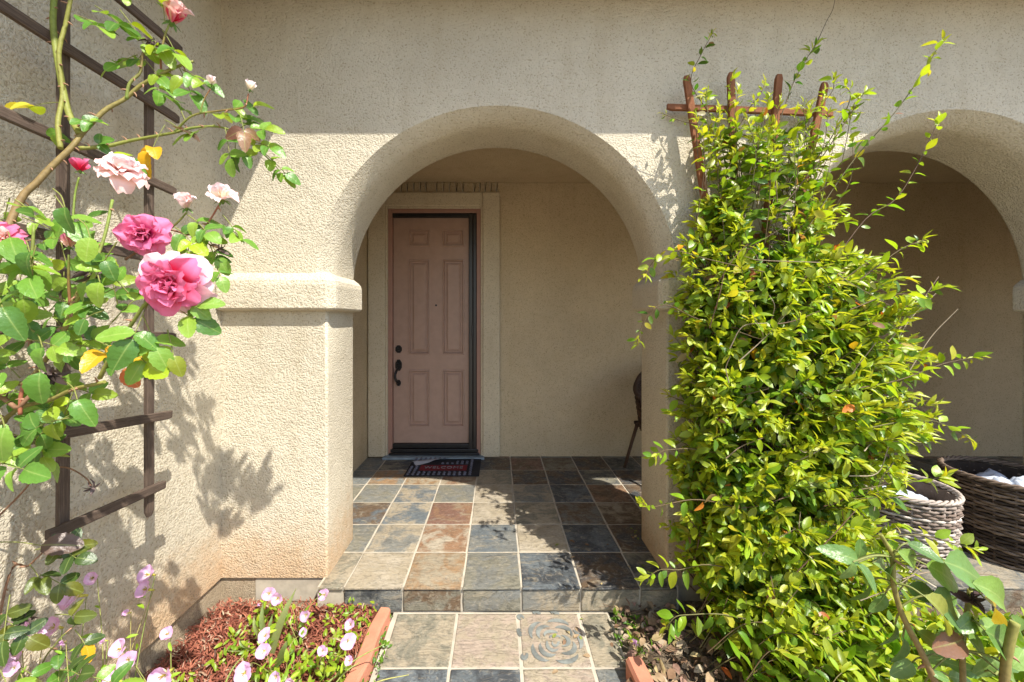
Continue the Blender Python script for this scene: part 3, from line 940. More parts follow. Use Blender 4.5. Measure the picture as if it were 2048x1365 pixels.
# old wood behind the leaves
for i in range(170):
    x = max(1.0, random.gauss(1.22, .14)); z0 = -.1; h = random.uniform(.9, 2.0)
    pts = [Vector((1.25 + (x - 1.25) * .35, 1.93 + random.uniform(-.05, .04), z0))]
    for k in range(1, 7):
        pts.append(Vector((x + random.gauss(0, .035), 1.90 + random.uniform(-.14, .06), z0 + h * k / 6)))
    stems.tint = mixc(BARK, (.34, .27, .19), random.random() ** 2)
    stems.tube(spline(pts, 3), random.uniform(.002, .005), 4, .0015, False)
for i in range(40):                                 # bare pale twigs in the gaps
    p = Vector((random.uniform(1.0, 1.7), random.uniform(1.6, 1.85), random.uniform(0, 1.7)))
    stems.tint = (.36, .27, .18); stems.tube(spline([p, p + rv(.07), p + rv(.12)], 4), .002, 4, .001, False)
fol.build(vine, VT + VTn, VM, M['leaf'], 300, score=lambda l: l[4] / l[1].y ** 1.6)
tag(child('woody_stems', stems, M['cane'], vine), kind='stuff')

# ------------------------------------------------------------------ left: wooden trellis on the side wall
XT = -1.346
lt_ = empty('wall_trellis', (XT, 1.3, .6), 'dark weathered wooden trellis standing against the left wall', 'trellis')


def PW(px, py, x=XT):
    y = F * x / (px - CX); return P(px, py, y)


def slat(a, b, wid, th, name, x=XT):
    m = MB(); m.bar(PW(*a, x), PW(*b, x), wid, th, (1, 0, 0), .12); child(name, m, M['wood_dark'], lt_)


yv = PW(298, 0).y
m = MB(); m.bar((XT, yv, 2.42), (XT, yv, .62), .030, .016, (1, 0, 0), .45); child('upright', m, M['wood_dark'], lt_)
yv = PW(127, 0).y
m = MB(); m.bar((XT, yv, 2.42), (XT, yv, .69), .028, .016, (1, 0, 0), .1); child('upright', m, M['wood_dark'], lt_)
m = MB(); m.bar((XT, .89, 2.42), (XT, .89, .69), .044, .022, (1, 0, 0), .1); child('upright', m, M['wood_dark'], lt_)
for (a, b) in (((150, -75), (362, 101)), ((-60, -28), (356, 240)), ((-60, 196), (350, 384)), ((-60, 438), (345, 525)), ((-60, 655), (348, 674)), ((20, 886), (342, 829)), ((95, 1072), (328, 970)), ((-60, -330), (370, -40))):
    slat(a, b, .032, .016, 'crosspiece', XT + .0195)

# ------------------------------------------------------------------ roses
def cane(m, pts, r0, r1, tint0, tint1, thorns=.03):
    path_ = spline(pts, 7); n = len(path_); b0 = len(m.v)
    m.tint = tint0; m.tube(path_, r0, 7, r1)
    for i in range(b0, len(m.v)): m.t[i] = mixc(tint0, tint1, (i - b0) / max(1, len(m.v) - b0))
    if thorns:
        acc = 0
        for a, b in zip(path_, path_[1:]):
            acc += (b - a).length
            if acc > thorns:
                acc = random.uniform(-thorns * .5, 0); d = (b - a).normalized(); s_ = d.cross(rv()).normalized()
                m.tint = (.36, .2, .12); m.tube([a + s_ * r1 * .6, a + s_ * (r0 * .6 + .008) - d * .003, a + s_ * (r0 * .6 + .013) - d * .007], .0032, 4, .0004, False)
    return path_


OLIVEC, BROWNC, GREENC, REDC = (.26, .26, .06), (.24, .13, .075), (.20, .27, .05), (.34, .12, .07)


def compound(F_, stem, base, d, n, size, cols, count=5, spread=1.0):
    """a rose leaf: leaflets in pairs on a rachis, one at its end"""
    d = Vector(d).normalized(); base = Vector(base); n = Vector(n); side = n.cross(d).normalized(); ln = size * (1.9 if count > 3 else 1.2)
    end = base + d * ln + Vector((0, 0, -.15 * ln)); mid = base.lerp(end, .5) + Vector((0, 0, .05 * ln))
    pth = spline([base, mid, end], 4); stem.tint = (.24, .26, .07); stem.tube(pth, .0016, 4, .001, False)
    F_.add(random.randrange(4), end, d + rv(.12), n + rv(.25), size * 1.1, random.choice(cols))
    for k in range((count - 1) // 2):
        t = .85 - k * .42; p = base.lerp(end, t)
        for s_ in (1, -1):
            F_.add(random.randrange(4), p, d * .5 + side * s_ * spread + rv(.18), n + rv(.3), size * random.uniform(.78, 1.02), random.choice(cols))


GL = [(.11, .25, .035), (.15, .31, .04), (.20, .36, .05), (.08, .19, .03), (.25, .40, .045)]
GLY = GL + [LIME, (.25, .36, .03)]

PET = {}


def petal_tpl(cup, reflex, width=.95, ruffle=.05, seed=0):
    key = (cup, reflex, width, ruffle, seed)
    if key in PET: return PET[key]
    r = random.Random(seed); m = MB(); nu, nv = 6, 6; ids = {}; ph = r.random() * 6
    for j in range(nu + 1):
        t = j / nu
        wd = width / 2 * math.sin(math.pi * (.12 + .62 * t)) if t < .99 else width / 2 * .62
        for i in range(nv + 1):
            u = i / nv * 2 - 1
            x = t * (1 - .12 * u * u * t)
            z = cup * (u * u * .35 * t) + cup * .55 * math.sin(t * 1.6) - reflex * max(0, t - .55) ** 1.5 * 2.2 + ruffle * math.sin(u * 4.2 + ph) * t * t + ruffle * .6 * math.sin(u * 8 + ph * 2) * t ** 3 + r.uniform(-.012, .012)
            ids[i, j] = m.vert((x, u * wd, z), t)
    for j in range(nu):
        for i in range(nv): m.face((ids[i, j], ids[i + 1, j], ids[i + 1, j + 1], ids[i, j + 1]), True)
    PET[key] = m; return m


def rose(parent, pos, axis, dia, layers, sepal=True, name='bloom', seedn=0):
    """layers: (count, tilt from axis in degrees, length factor, cup, reflex, colour)"""
    axis = Vector(axis).normalized(); R = dia / 2 * 1.04
    core = MB(); core.tint = (.16, .26, .05)
    core.tube([-axis * R * .42, -axis * R * .30, -axis * R * .12, axis * R * .02], [R * .05, R * .13, R * .17, R * .1], 8)
    if sepal:
        for k in range(5):
            q = Quaternion(axis, k * 2 * math.pi / 5 + .3); s0 = q @ axis.orthogonal().normalized()
            core.add(VTn[0], LM(-axis * R * .2, s0 - axis * .25, axis, R * .62), (.13, .25, .05))
    b = core.build(name, M['cane'], parent); b.location = Vector(pos) - Vector(parent.location)
    o0 = axis.orthogonal().normalized(); li = 0
    for (cnt, tilt, lf, cup, refl, colr, mt) in layers:
        for k in range(cnt):
            ang = k * 2 * math.pi / cnt + li * .7 + random.uniform(-.2, .2)
            rad = Quaternion(axis, ang) @ o0; tl = math.radians(tilt + random.uniform(-11, 11))
            d = axis * math.cos(tl) + rad * math.sin(tl) + rv(.06); n = axis * math.sin(tl) - rad * math.cos(tl) + rv(.16)
            tp = petal_tpl(cup, refl, random.choice((.8, 1.0)), .10, seedn + k % 4)
            key = ('me', id(tp), mt)
            if key not in PET: PET[key] = tp.mesh('petal', M[mt])
            o = bpy.data.objects.new('petal', PET[key]); col.objects.link(o); o.parent = b
            L = R * lf * random.uniform(.78, 1.12)
            o.matrix_basis = LM(rad * R * .05 - axis * R * .1, d, n, L)
            j = random.uniform(.88, 1.12); o.color = (min(1, colr[0] * j), colr[1] * j, colr[2] * j, 1)
        li += 1
    return b


HOT, PINKC, PALE, PEACH, MAG, CREAM = (.80, .03, .10), (.80, .16, .30), (.92, .72, .72), (.95, .62, .50), (.66, .05, .26), (.93, .84, .66)
def PR(px, py, y): return P(px, py, y * 1.12)


rb = empty('rose_bush', (-1.27, .86, -.1), 'tall climbing rose with pink and peach blooms on the left trellis', 'rose bush')
rc = MB(); rf = Foliage(); random.seed(5)
Bq = Vector((-1.27, .86, -.1))
main = cane(rc, [Bq, (-1.26, .85, .5), (-1.21, .85, 1.2), PR(22, 441, .86), PR(81, 357, .90), PR(145, 293, .94), PR(165, 266, .96), PR(209, 222, .99), PR(249, 199, 1.01), PR(280, 172, 1.02), PR(323, 148, 1.03), PR(357, 133, 1.04), PR(387, 123, 1.05)], .0095, .0035, BROWNC, OLIVEC)
cane(rc, [PR(160, 270, .955), PR(135, 219, .97), PR(115, 118, .98), PR(106, 50, .99), PR(108, 0, 1.0), PR(112, -80, 1.0)], .0085, .007, OLIVEC, GREENC)
cane(rc, [PR(121, 297, .93), PR(116, 246, .95), PR(125, 189, .97), PR(118, 108, .97), PR(131, 50, .98), PR(141, 0, .98), PR(160, -80, 1.0)], .0062, .0045, OLIVEC, OLIVEC)
c4 = cane(rc, [PR(158, 297, .94), PR(212, 293, .97), PR(256, 283, .99), PR(293, 276, 1.0), PR(347, 266, 1.01), PR(387, 256, 1.02), PR(435, 254, 1.03), PR(472, 266, 1.04), PR(505, 290, 1.05), PR(550, 330, 1.06)], .0055, .0018, OLIVEC, GREENC)
cane(rc, [PR(347, 266, 1.01), PR(385, 232, 1.01), PR(440, 222, 1.02), PR(487, 215, 1.02), PR(497, 188, 1.02)], .003, .0018, GREENC, REDC, .05)
cane(rc, [PR(400, 228, 1.01), PR(408, 200, 1.01), PR(421, 178, 1.01)], .0022, .0015, GREENC, REDC, 0)
cane(rc, [PR(253, 199, 1.01), PR(259, 168, 1.01), PR(280, 145, 1.02), PR(286, 108, 1.02), PR(303, 88, 1.02)], .0045, .003, GREENC, BROWNC)
cane(rc, [PR(322, 140, 1.03), PR(322, 111, 1.03), PR(329, 75, 1.03), PR(338, 50, 1.03)], .003, .0025, REDC, GREENC, .05)
# the cane that arches over, above the picture
ov = cane(rc, [PR(160, -80, 1.0), (-.98, 1.08, 2.50), (-.72, 1.02, 2.44), (-.56, .99, 2.38), (-.44, .97, 2.36), (-.34, .95, 2.35)], .0045, .002, OLIVEC, GREENC)
for i in range(9, len(ov) - 1, 1):
    compound(rf, rc, ov[i], Vector((random.uniform(-.2, .8), random.uniform(-.1, .5), random.uniform(.1, .6))), TOSUN + rv(.3), random.uniform(.04, .055), [(.12, .27, .035), (.16, .31, .045)], 5)
# lower canes towards the blooms
cane(rc, [Bq, (-1.22, .84, .4), PR(-20, 900, .82), PR(115, 794, .80), PR(209, 764, .78)], .007, .004, BROWNC, OLIVEC)
cane(rc, [PR(199, 757, .78), PR(232, 693, .76), PR(263, 649, .74), PR(293, 605, .73), PR(325, 582, .72)], .0045, .003, OLIVEC, GREENC, .05)
cane(rc, [Bq, (-1.22, .84, .5), PR(-10, 830, .82), PR(60, 760, .82), PR(125, 669, .82), PR(148, 602, .82), PR(179, 555, .82), PR(230, 520, .80)], .007, .0035, BROWNC, OLIVEC)
cane(rc, [PR(135, 640, .82), PR(160, 590, .80), PR(185, 540, .80), PR(210, 470, .82), PR(225, 400, .84)], .004, .003, OLIVEC, GREENC)
cane(rc, [Bq, PR(-40, 900, .78), PR(40, 814, .78), PR(70, 780, .79), PR(101, 753, .80)], .006, .0035, BROWNC, BROWNC)
cane(rc, [PR(40, 830, .78), PR(42, 790, .78), PR(48, 768, .78)], .004, .0035, REDC, REDC, 0)
cane(rc, [PR(140, 610, .82), PR(137, 560, .81), PR(138, 510, .80)], .003, .0022, REDC, GREENC, .05)
cane(rc, [PR(60, 700, .82), PR(62, 560, .84), PR(68, 450, .85)], .004, .003, BROWNC, GREENC)
cane(rc, [PR(145, 450, .85), PR(150, 390, .86), PR(158, 355, .86)], .0025, .002, GREENC, GREENC, 0)
cane(rc, [PR(250, 520, .82), PR(310, 480, .86), PR(350, 450, .86), PR(374, 425, .86)], .003, .002, BROWNC, GREENC, .05)
cane(rc, [PR(340, 460, .86), PR(395, 470, .86), PR(420, 440, .86), PR(438, 410, .86)], .0025, .002, BROWNC, REDC, .05)
cane(rc, [PR(390, 470, .86), PR(420, 490, .86), PR(440, 497, .86)], .002, .0018, BROWNC, BROWNC, 0)
cane(rc, [PR(-60, 1090, .95), PR(40, 990, .95), PR(80, 945, .95), PR(130, 935, .95), PR(170, 955, .95), PR(182, 972, .95)], .0026, .0016, BROWNC, BROWNC, 0)

VIEW = Vector((0, -1, 0))


def cl(px, py, y, ax, ay, size, cols=GLY, count=5, nk=.35):
    base = PR(px, py, y); d = Vector((ax, random.uniform(-.35, .35), -ay))
    compound(rf, rc, base, d, TOSUN * .7 + VIEW * .55 + Vector((0, 0, .2)) + rv(nk), size * 1.12, cols, count)


# sprig leaves, one by one
for a in ((120, 205, .97, -.8, .2, .05, [GOLD, (.55, .5, .05), LIME], 3), (115, 230, .96, -.3, 1, .035, GLY, 3), (150, 240, .96, 1, .1, .036, GL, 5), (200, 295, .97, 1, .5, .04, GLY, 5), (180, 300, .96, .9, -.4, .036, GL, 3),
          (150, 30, .98, .9, .35, .045, GL, 5), (190, 12, 1.0, 1, .6, .05, GL, 5), (240, 20, 1.02, .8, 1.0, .05, GLY, 5), (215, -10, 1.02, .9, -.1, .04, GLY, 3), (290, 60, 1.03, .9, .9, .055, GLY, 3), (310, 90, 1.03, -.9, .5, .055, GL, 3), (275, 110, 1.02, -1, .4, .052, GL, 3), (325, 60, 1.03, .8, 1.2, .055, GLY, 3), (330, 45, 1.03, 0.1, -1, .045, GLY, 3),
          (290, 120, 1.02, .8, .9, .042, GLY, 3), (357, 133, 1.04, .6, .9, .05, GLY, 5), (365, 140, 1.04, 1, .5, .045, GLY, 5), (320, 150, 1.03, .2, 1, .04, GL, 3),
          (400, 225, 1.01, .9, -.1, .05, GLY, 5), (370, 240, 1.01, -.3, -.6, .045, GL, 5), (440, 222, 1.02, .9, -.4, .045, GLY, 5), (430, 250, 1.03, -.6, .3, .05, GL, 3), (450, 255, 1.03, .3, .9, .045, GL, 5), (470, 265, 1.04, .2, -.5, .05, GL, 3),
          (505, 285, 1.05, .8, .2, .04, GLY, 5), (520, 300, 1.05, .9, .7, .042, GL, 5), (490, 280, 1.04, .2, 1, .035, GL, 3), (540, 320, 1.06, .8, .9, .038, GL, 3), (480, 262, 1.04, 1, -.05, .045, GLY, 5), (470, 270, 1.04, .0, 1, .04, GL, 3),
          (330, 250, 1.0, -.3, .9, .06, [GOLD, (.7, .40, .015)], 3), (480, 230, 1.02, .3, .6, .05, [DRY, (.2, .09, .06)], 3), (330, 240, 1.0, .4, .2, .04, [(.12, .07, .05)], 3),
          (375, 430, .86, .9, .5, .04, GL, 5), (400, 450, .86, .6, .9, .04, GL, 5), (425, 440, .86, .9, .5, .036, GL, 5), (385, 475, .86, -.3, .9, .036, GLY, 5), (420, 490, .86, .4, .9, .036, GL, 5), (350, 455, .86, .6, .3, .042, GLY, 5), (445, 430, .86, .7, .8, .03, GL, 3),
          (300, 600, .74, -.2, .9, .058, GL, 3), (320, 600, .74, .9, .5, .05, GL, 3), (285, 630, .74, .4, .8, .05, GL, 3), (330, 610, .74, .7, -.1, .045, GL, 3), (335, 660, .76, .2, .5, .04, [(.25, .3, .03)], 1),
          (250, 690, .77, .9, .4, .055, GLY, 3), (150, 690, .80, .9, .1, .065, [GOLD, (.62, .30, .02)], 3), (215, 700, .78, .9, .6, .045, [REDL, DRY, (.4, .16, .03)], 1), (190, 680, .80, .7, .3, .06, GL, 3)):
    cl(*a)
# the dense heart of the bush
random.seed(11)
poly = [(-20, 395), (110, 385), (180, 440), (245, 520), (255, 600), (235, 650), (160, 700), (190, 800), (130, 850), (60, 905), (-20, 930)]


def inside(x, y):
    c = False
    for (x0, y0), (x1, y1) in zip(poly, poly[1:] + poly[:1]):
        if (y0 > y) != (y1 > y) and x < (x1 - x0) * (y - y0) / (y1 - y0) + x0: c = not c
    return c


n_ = 0; pts_ = []
while n_ < 60:
    x, y = random.uniform(-20, 255), random.uniform(390, 925)
    if not inside(x, y) or any(math.hypot(x - a, y - b) < 26 for a, b in pts_): continue
    pts_.append((x, y)); n_ += 1
    ang = random.uniform(0, 2 * math.pi)
    cl(x - 22 * math.cos(ang), y - 22 * math.sin(ang), random.uniform(.74, .96), math.cos(ang), math.sin(ang) + .25, random.uniform(.036, .054), GLY if random.random() < .3 else GL, random.choice((3, 5, 5)))
for (x, y, s_) in ((15, 640, .085), (90, 770, .075), (165, 825, .07), (20, 880, .085), (95, 720, .06), (30, 500, .07), (70, 530, .06), (190, 500, .06), (210, 590, .06), (140, 440, .06)):
    a = PR(x - 10, y - 25, .72); rf.add(random.randrange(4), a, Vector((random.uniform(-.2, .6), -.1, -.7)), TOSUN + VIEW * .6 + rv(.3), s_ * .9, random.choice(GL))
    rc.tint = (.24, .26, .07); rc.tube(spline([PR(x - 34, y - 62, .80), PR(x - 18, y - 48, .76), a], 4), .0018, 4, .0012, False)
# diseased lower leaves near the ground
SPOT = [(.06, .11, .02), (.10, .13, .02), (.14, .15, .02), (.05, .09, .02)]
for a in ((70, 1100, .95, .8, -.1, .042, SPOT, 5), (95, 1085, .95, .9, .3, .042, SPOT, 5), (60, 1130, .92, .8, .3, .042, SPOT, 3), (80, 1150, .92, .6, .5, .042, [GOLD] + SPOT, 3), (20, 1190, .92, .3, .5, .045, SPOT, 5), (-10, 1230, .9, .6, .4, .045, SPOT, 5), (110, 1230, .95, .9, -.1, .042, SPOT, 3),
          (90, 1290, .95, .3, .4, .045, SPOT + GL, 5), (150, 1260, .97, .8, .4, .04, [GOLD, (.2, .1, .03)] + SPOT, 3), (120, 1340, .9, .6, -.2, .045, GL[:1] + SPOT, 5), (160, 1350, .9, .8, .2, .045, GL, 5), (30, 1330, .9, .3, .6, .05, GL[:1] + SPOT, 5), (-10, 1085, .9, .8, .1, .07, [(.14, .09, .07)], 1), (0, 1340, .85, .4, .6, .05, GL, 5)):
    cl(*a)
cane(rc, [Bq, (-1.25, .88, .1), PR(10, 1180, .93), PR(60, 1130, .94), PR(110, 1082, .95)], .004, .002, BROWNC, BROWNC)
cane(rc, [Bq, (-1.25, .9, .05), PR(70, 1365, .94), PR(110, 1290, .95), PR(150, 1250, .96)], .003, .0016, BROWNC, GREENC, .06)
rf.build(rb, RT, RM, M['rose_leaf'], 300)
child('canes', rc, M['cane'], rb)

FULL = lambda a, b, c, m1, m2: [(8, 88, 1.05, .2, .55, a, m1), (8, 70, .98, .35, .4, a, m1), (8, 54, .86, .5, .25, b, m2), (8, 36, .76, .6, .1, b, m2), (6, 20, .64, .7, 0, c, m2), (4, 8, .5, .8, 0, c, m2)]
rose(rb, PR(245, 343, .86), Vector((.45, -.35, .7)), .104, FULL(PALE, PEACH, CREAM, 'petal_peach', 'petal_white'), seedn=1)
rose(rb, PR(287, 470, .80), Vector((.45, -.8, -.05)), .098, FULL(PINKC, MAG, MAG, 'petal_pink', 'petal_pink'), seedn=4)
rose(rb, PR(345, 568, .73), Vector((.25, -.85, -.2)), .124, [FULL(PINKC, HOT, HOT, 'petal_blush', 'petal_pink')[0]] + FULL(HOT, HOT, HOT, 'petal_pink', 'petal_pink')[1:], seedn=7)
rose(rb, PR(345, 40, 1.04), Vector((.5, -.3, .6)), .10, [(5, 40, 1.2, .5, .3, PINKC, 'petal_peach'), (5, 22, 1.1, .6, .1, PEACH, 'petal_peach'), (3, 10, .9, .7, 0, HOT, 'petal_pink')], seedn=2)
rose(rb, PR(372, 413, .86), Vector((.2, -.4, .8)), .062, [(5, 48, 1.0, .7, .2, PALE, 'petal_white'), (5, 26, .95, .8, 0, CREAM, 'petal_peach'), (4, 10, .8, .8, 0, CREAM, 'petal_white')], seedn=3)
rose(rb, PR(443, 396, .86), Vector((.1, -.45, .8)), .074, [(6, 70, 1.05, .4, .4, PALE, 'petal_peach'), (5, 44, .95, .6, .1, CREAM, 'petal_white'), (5, 22, .8, .8, 0, CREAM, 'petal_white')], seedn=5)
rose(rb, PR(2, 476, .74), Vector((.4, -.8, .3)), .068, FULL(PINKC, PEACH, HOT, 'petal_pink', 'petal_peach')[:4], seedn=6)
for (px, py, y, d_, c1, nm) in ((160, 340, .86, .044, HOT, 'petal_pink'), (138, 492, .80, .046, PEACH, 'petal_pink'), (423, 168, 1.01, .032, CREAM, 'petal_white'), (500, 179, 1.02, .034, CREAM, 'petal_white')):
    rose(rb, PR(px, py, y), Vector((.1, -.15, 1)), d_, [(4, 16, 1.3, .75, .05, c1, nm), (3, 7, 1.2, .85, 0, c1, nm)], True, 'bud', 8)
for (px, py, y, s_) in ((303, 85, 1.02, .03), (187, 545, .80, .035), (440, 497, .86, .022), (105, 745, .80, .035), (185, 975, .95, .022), (50, 1240, .92, .03)):
    m = MB(); p = PR(px, py, y)
    for k in range(14):
        m.add(VT[3], LM(p - Vector(rb.location), rv() + Vector((0, 0, -.3)), rv(), s_ * random.uniform(.5, 1.2)), mixc((.05, .035, .03), (.22, .16, .15), random.random()))
    m.build('withered_bloom', M['tint'], rb)

# ------------------------------------------------------------------ evening primroses
PPET = [petal_tpl(.55, .15, 1.25, .04, 30), petal_tpl(.4, .25, 1.2, .05, 31)]
PPM = [t.mesh('petal', M['prim']) for t in PPET]
PT = [leaf_tpl(.34, .2, .2, 4), leaf_tpl(.42, .1, .3, 4)]


def primrose(label, base, flowers, leaves=12, grp=None, leafcols=(MID, LIME)):
    e = empty('evening_primrose', base, label, 'flower plant', grp); st = MB(); base = Vector(base)
    for (px, py, z, s_, kind) in flowers:
        s_ *= 1.0
        p = atz(px, py, z) if z < 3 else None
        ax = Vector((random.uniform(-.3, .4), -.75, random.uniform(.25, .8))).normalized()
        b0 = base + Vector((random.uniform(-.05, .05), random.uniform(-.05, .05), 0))
        mid = b0.lerp(p, .55) + Vector((random.uniform(-.04, .04), 0, .06))
        st.tint = mixc((.22, .30, .06), (.36, .30, .10), random.random()); st.tube(spline([b0, mid, p - ax * s_ * .35], 6), .0017, 4, .0011, False)
        for k in range(4):                           # narrow leaves on the stem
            t = random.uniform(.3, .95); q = b0.lerp(p, t) + Vector((0, 0, .02))
            st.add(VTn[0], LM(q, rv() + Vector((0, -.2, .5)), leaf_normal(.4), random.uniform(.02, .04)), mixc(MID, LIME, random.random()))
        core = MB(); core.tint = (.62, .55, .10)
        core.tube([-ax * s_ * .4, -ax * s_ * .05], s_ * .05, 5, s_ * .08)
        for k in range(8):
            dd = ax + rv(.35); core.tube([ax * 0, dd.normalized() * s_ * .30], s_ * .014, 3, s_ * .02, False)
        f = core.build('flower' if kind == 'f' else 'bud', M['tint'], e); f.location = p - base
        o0 = ax.orthogonal().normalized(); op = 58 if kind == 'f' else 14
        rot0 = random.random() * 3
        for k in range(4):
            rad = Quaternion(ax, k * math.pi / 2 + rot0) @ o0; tl = math.radians(op + random.uniform(-10, 12))
            d = ax * math.cos(tl) + rad * math.sin(tl); n = ax * math.sin(tl) - rad * math.cos(tl)
            o = bpy.data.objects.new('petal', PPM[k % 2]); col.objects.link(o); o.parent = f
            o.matrix_basis = LM(ax * s_ * .01 * k, d, n, s_ * (.58 if kind == 'f' else .5)); j = random.uniform(.95, 1.05)
            o.color = (.86 * j, .65 * j, .82 * j, 1)
    child('stems', st, M['cane'], e)
    lf = Foliage()
    for k in range(leaves):
        p = base + Vector((random.gauss(0, .07), random.gauss(0, .07), random.uniform(.01, .14)))
        lf.add(random.randrange(2), p, rv() + Vector((0, 0, .8)), leaf_normal(.4), random.uniform(.03, .055), mixc(leafcols[0], leafcols[1], random.random()))
    lf.build(e, PT, PTM, M['leaf'], 300)
    return e


PTM = [t.mesh('leaf', M['leaf']) for t in PT]
random.seed(3)
primrose('tall pink primroses leaning over the wall base below the trellis', (-1.05, 1.02, -.1),
         [(300, 1150, .42, .062, 'f'), (296, 1180, .40, .060, 'f'), (188, 1155, .50, .042, 'f'), (256, 1226, .38, .032, 'b'), (210, 1282, .36, .026, 'b'), (155, 1192, .50, .070, 'f')], 16)
primrose('pink primroses at the bottom left among spotted rose leaves', (-1.12, .92, -.1),
         [(68, 1258, .48, .062, 'f'), (112, 1255, .48, .060, 'f'), (35, 1308, .46, .045, 'f'), (30, 1335, .46, .036, 'f'), (128, 1285, .45, .03, 'b')], 12)
primrose('pink primroses in front of the dark mulch edge at the left wall', (-.95, 1.15, -.1),
         [(243, 1298, .34, .052, 'f'), (258, 1320, .32, .056, 'f'), (332, 1348, .30, .072, 'f'), (337, 1268, .34, .042, 'f'), (230, 1362, .3, .05, 'f')], 18)
primrose('pale pink primroses beside the pillar base in the red mulch', (-.92, 1.72, -.1),
         [(540, 1187, .06, .060, 'f'), (558, 1196, .06, .058, 'f'), (650, 1190, .06, .052, 'f'), (614, 1230, .06, .05, 'f'), (518, 1208, .03, .03, 'b')], 22)
primrose('pale pink primroses among the grassy blades in the left bed', (-.86, 1.48, -.1),
         [(532, 1272, .10, .052, 'f'), (530, 1302, .12, .056, 'f'), (490, 1345, .14, .066, 'f'), (553, 1352, .12, .046, 'f'), (607, 1266, .08, .036, 'f'), (585, 1364, .1, .04, 'f')], 26)
primrose('pale pink primroses close to the terracotta edging of the path', (-.72, 1.55, -.1),
         [(702, 1250, .08, .046, 'f'), (696, 1282, .10, .060, 'f'), (646, 1302, .08, .042, 'f'), (700, 1322, .06, .036, 'f')], 20)
primrose('single white primrose in the dry leaves right of the path', (.60, 1.70, -.11), [(1266, 1284, -.06, .05, 'b')], 4)

# blade clump
ir = empty('iris_clump', (-.86, 1.62, -.1), 'clump of pale green sword-shaped blades in the left bed', 'plant')
for (bx, by, tx, ty, wd) in ((540, 1310, 592, 1178, .026), (535, 1300, 526, 1205, .022), (530, 1290, 508, 1232, .02), (545, 1290, 545, 1230, .018), (555, 1330, 585, 1270, .02), (510, 1300, 455, 1302, .018), (515, 1305, 478, 1282, .018),
                             (540, 1345, 590, 1300, .016), (500, 1330, 470, 1365, .012)):
    a = atz(bx, by, -.09); b = P(tx, ty, a.y - .03); m = MB(); rows_ = []
    mid = a.lerp(b, .6) + Vector((0, -.02, .012)); pth = spline([a, mid, b], 4); nn = len(pth)
    for i, p in enumerate(pth):
        t = i / (nn - 1); wv = wd / 1.5 * (1 - t ** 2.2) + .0006
        rows_.append((m.vert(p + Vector((-wv, 0, 0)), 1), m.vert(p + Vector((0, .006, 0)), 0), m.vert(p + Vector((wv, 0, 0)), 1)))
    for r0, r1 in zip(rows_, rows_[1:]):
        m.face((r0[0], r0[1], r1[1], r1[0]), True); m.face((r0[1], r0[2], r1[2], r1[1]), True)
    o = child('blade', m, M['leaf'], ir); o.color = random.choice([(.30, .42, .17, 1), (.38, .47, .20, 1), (.25, .38, .14, 1)])
gs = empty('grass_tuft', (-.62, 1.35, -.1), 'long dry grass stems crossing the terracotta edging', 'plant')
for (bx, by, tx, ty) in ((640, 1380, 770, 1288), (655, 1390, 720, 1325), (690, 1400, 818, 1350), (440, 1390, 488, 1310)):
    a = atz(bx, by, -.08); b = P(tx, ty, a.y + .05); m = MB(); m.tint = random.choice([(.38, .36, .12), (.30, .36, .10)])
    m.tube(spline([a, a.lerp(b, .5) + Vector((0, 0, .02)), b], 5), .0045, 5, .0015); child('stem', m, M['cane'], gs)

# ground cover, mulch and dry leaves: nobody could count them
random.seed(9)
gc = MB()
for i in range(620):
    c0 = Vector((random.uniform(-1.40, -.62), random.uniform(.9, 1.93), -.1))
    if noise.noise((c0.x * 4, c0.y * 4, 7)) < -.02: continue
    for k in range(3):
        gc.add(random.choice(PT), LM(c0 + Vector((random.gauss(0, .012), random.gauss(0, .012), random.uniform(.005, .045))), rv() + Vector((0, 0, .5)), leaf_normal(.4), random.uniform(.018, .042)), mixc(MID, (.36, .45, .03), random.random()))
tag(gc.build('ground_cover', M['leaf']), 'low lime green weeds scattered over the red mulch', 'ground cover', kind='stuff')
mu = MB()
for i in range(8500):
    p = Vector((random.uniform(-1.45, -.615), random.uniform(.9, 1.97), -.102 + random.uniform(0, .018))); a = random.gauss(2.4, .9); L = random.uniform(.012, .05)
    d = Vector((math.cos(a), math.sin(a), random.uniform(-.18, .25))); s_ = Vector((-d.y, d.x, random.uniform(-.3, .3))).normalized() * random.uniform(.0008, .0032)
    mu.tint = mixc((.14, .038, .026), (.42, .155, .095), random.random() ** 1.2)
    if random.random() < .14: mu.tint = random.choice([(.42, .33, .22), (.34, .22, .15), (.10, .06, .045), (.48, .30, .22)])
    q = [mu.vert(p + d * L * t + s_ * k + Vector((0, 0, .006 * math.sin(t * 3)))) for t in (0, .5, 1) for k in (-1, 1)]
    mu.face((q[0], q[1], q[3], q[2])); mu.face((q[2], q[3], q[5], q[4]))
tag(mu.build('mulch', M['tint']), 'shredded red bark mulch along the left wall', 'mulch', kind='stuff')
li = MB()
for i in range(1700):
    x = random.uniform(.575, 2.2); y = random.uniform(1.0, 1.94)
    if x > 1.3 and random.random() < .6: continue
    t = random.choice(VT); c = random.choice([(.34, .24, .14), (.26, .17, .10), (.40, .32, .22), (.20, .12, .07), (.14, .09, .06), (.44, .34, .17), (.33, .20, .15)])
    li.add(t, LM((x, y, -.105 + random.uniform(0, .03)), rv() * Vector((1, 1, .35)) if False else Vector((random.gauss(0, 1), random.gauss(0, 1), random.gauss(0, .3))), Vector((0, 0, 1)) + rv(.45), random.uniform(.03, .065)), c)
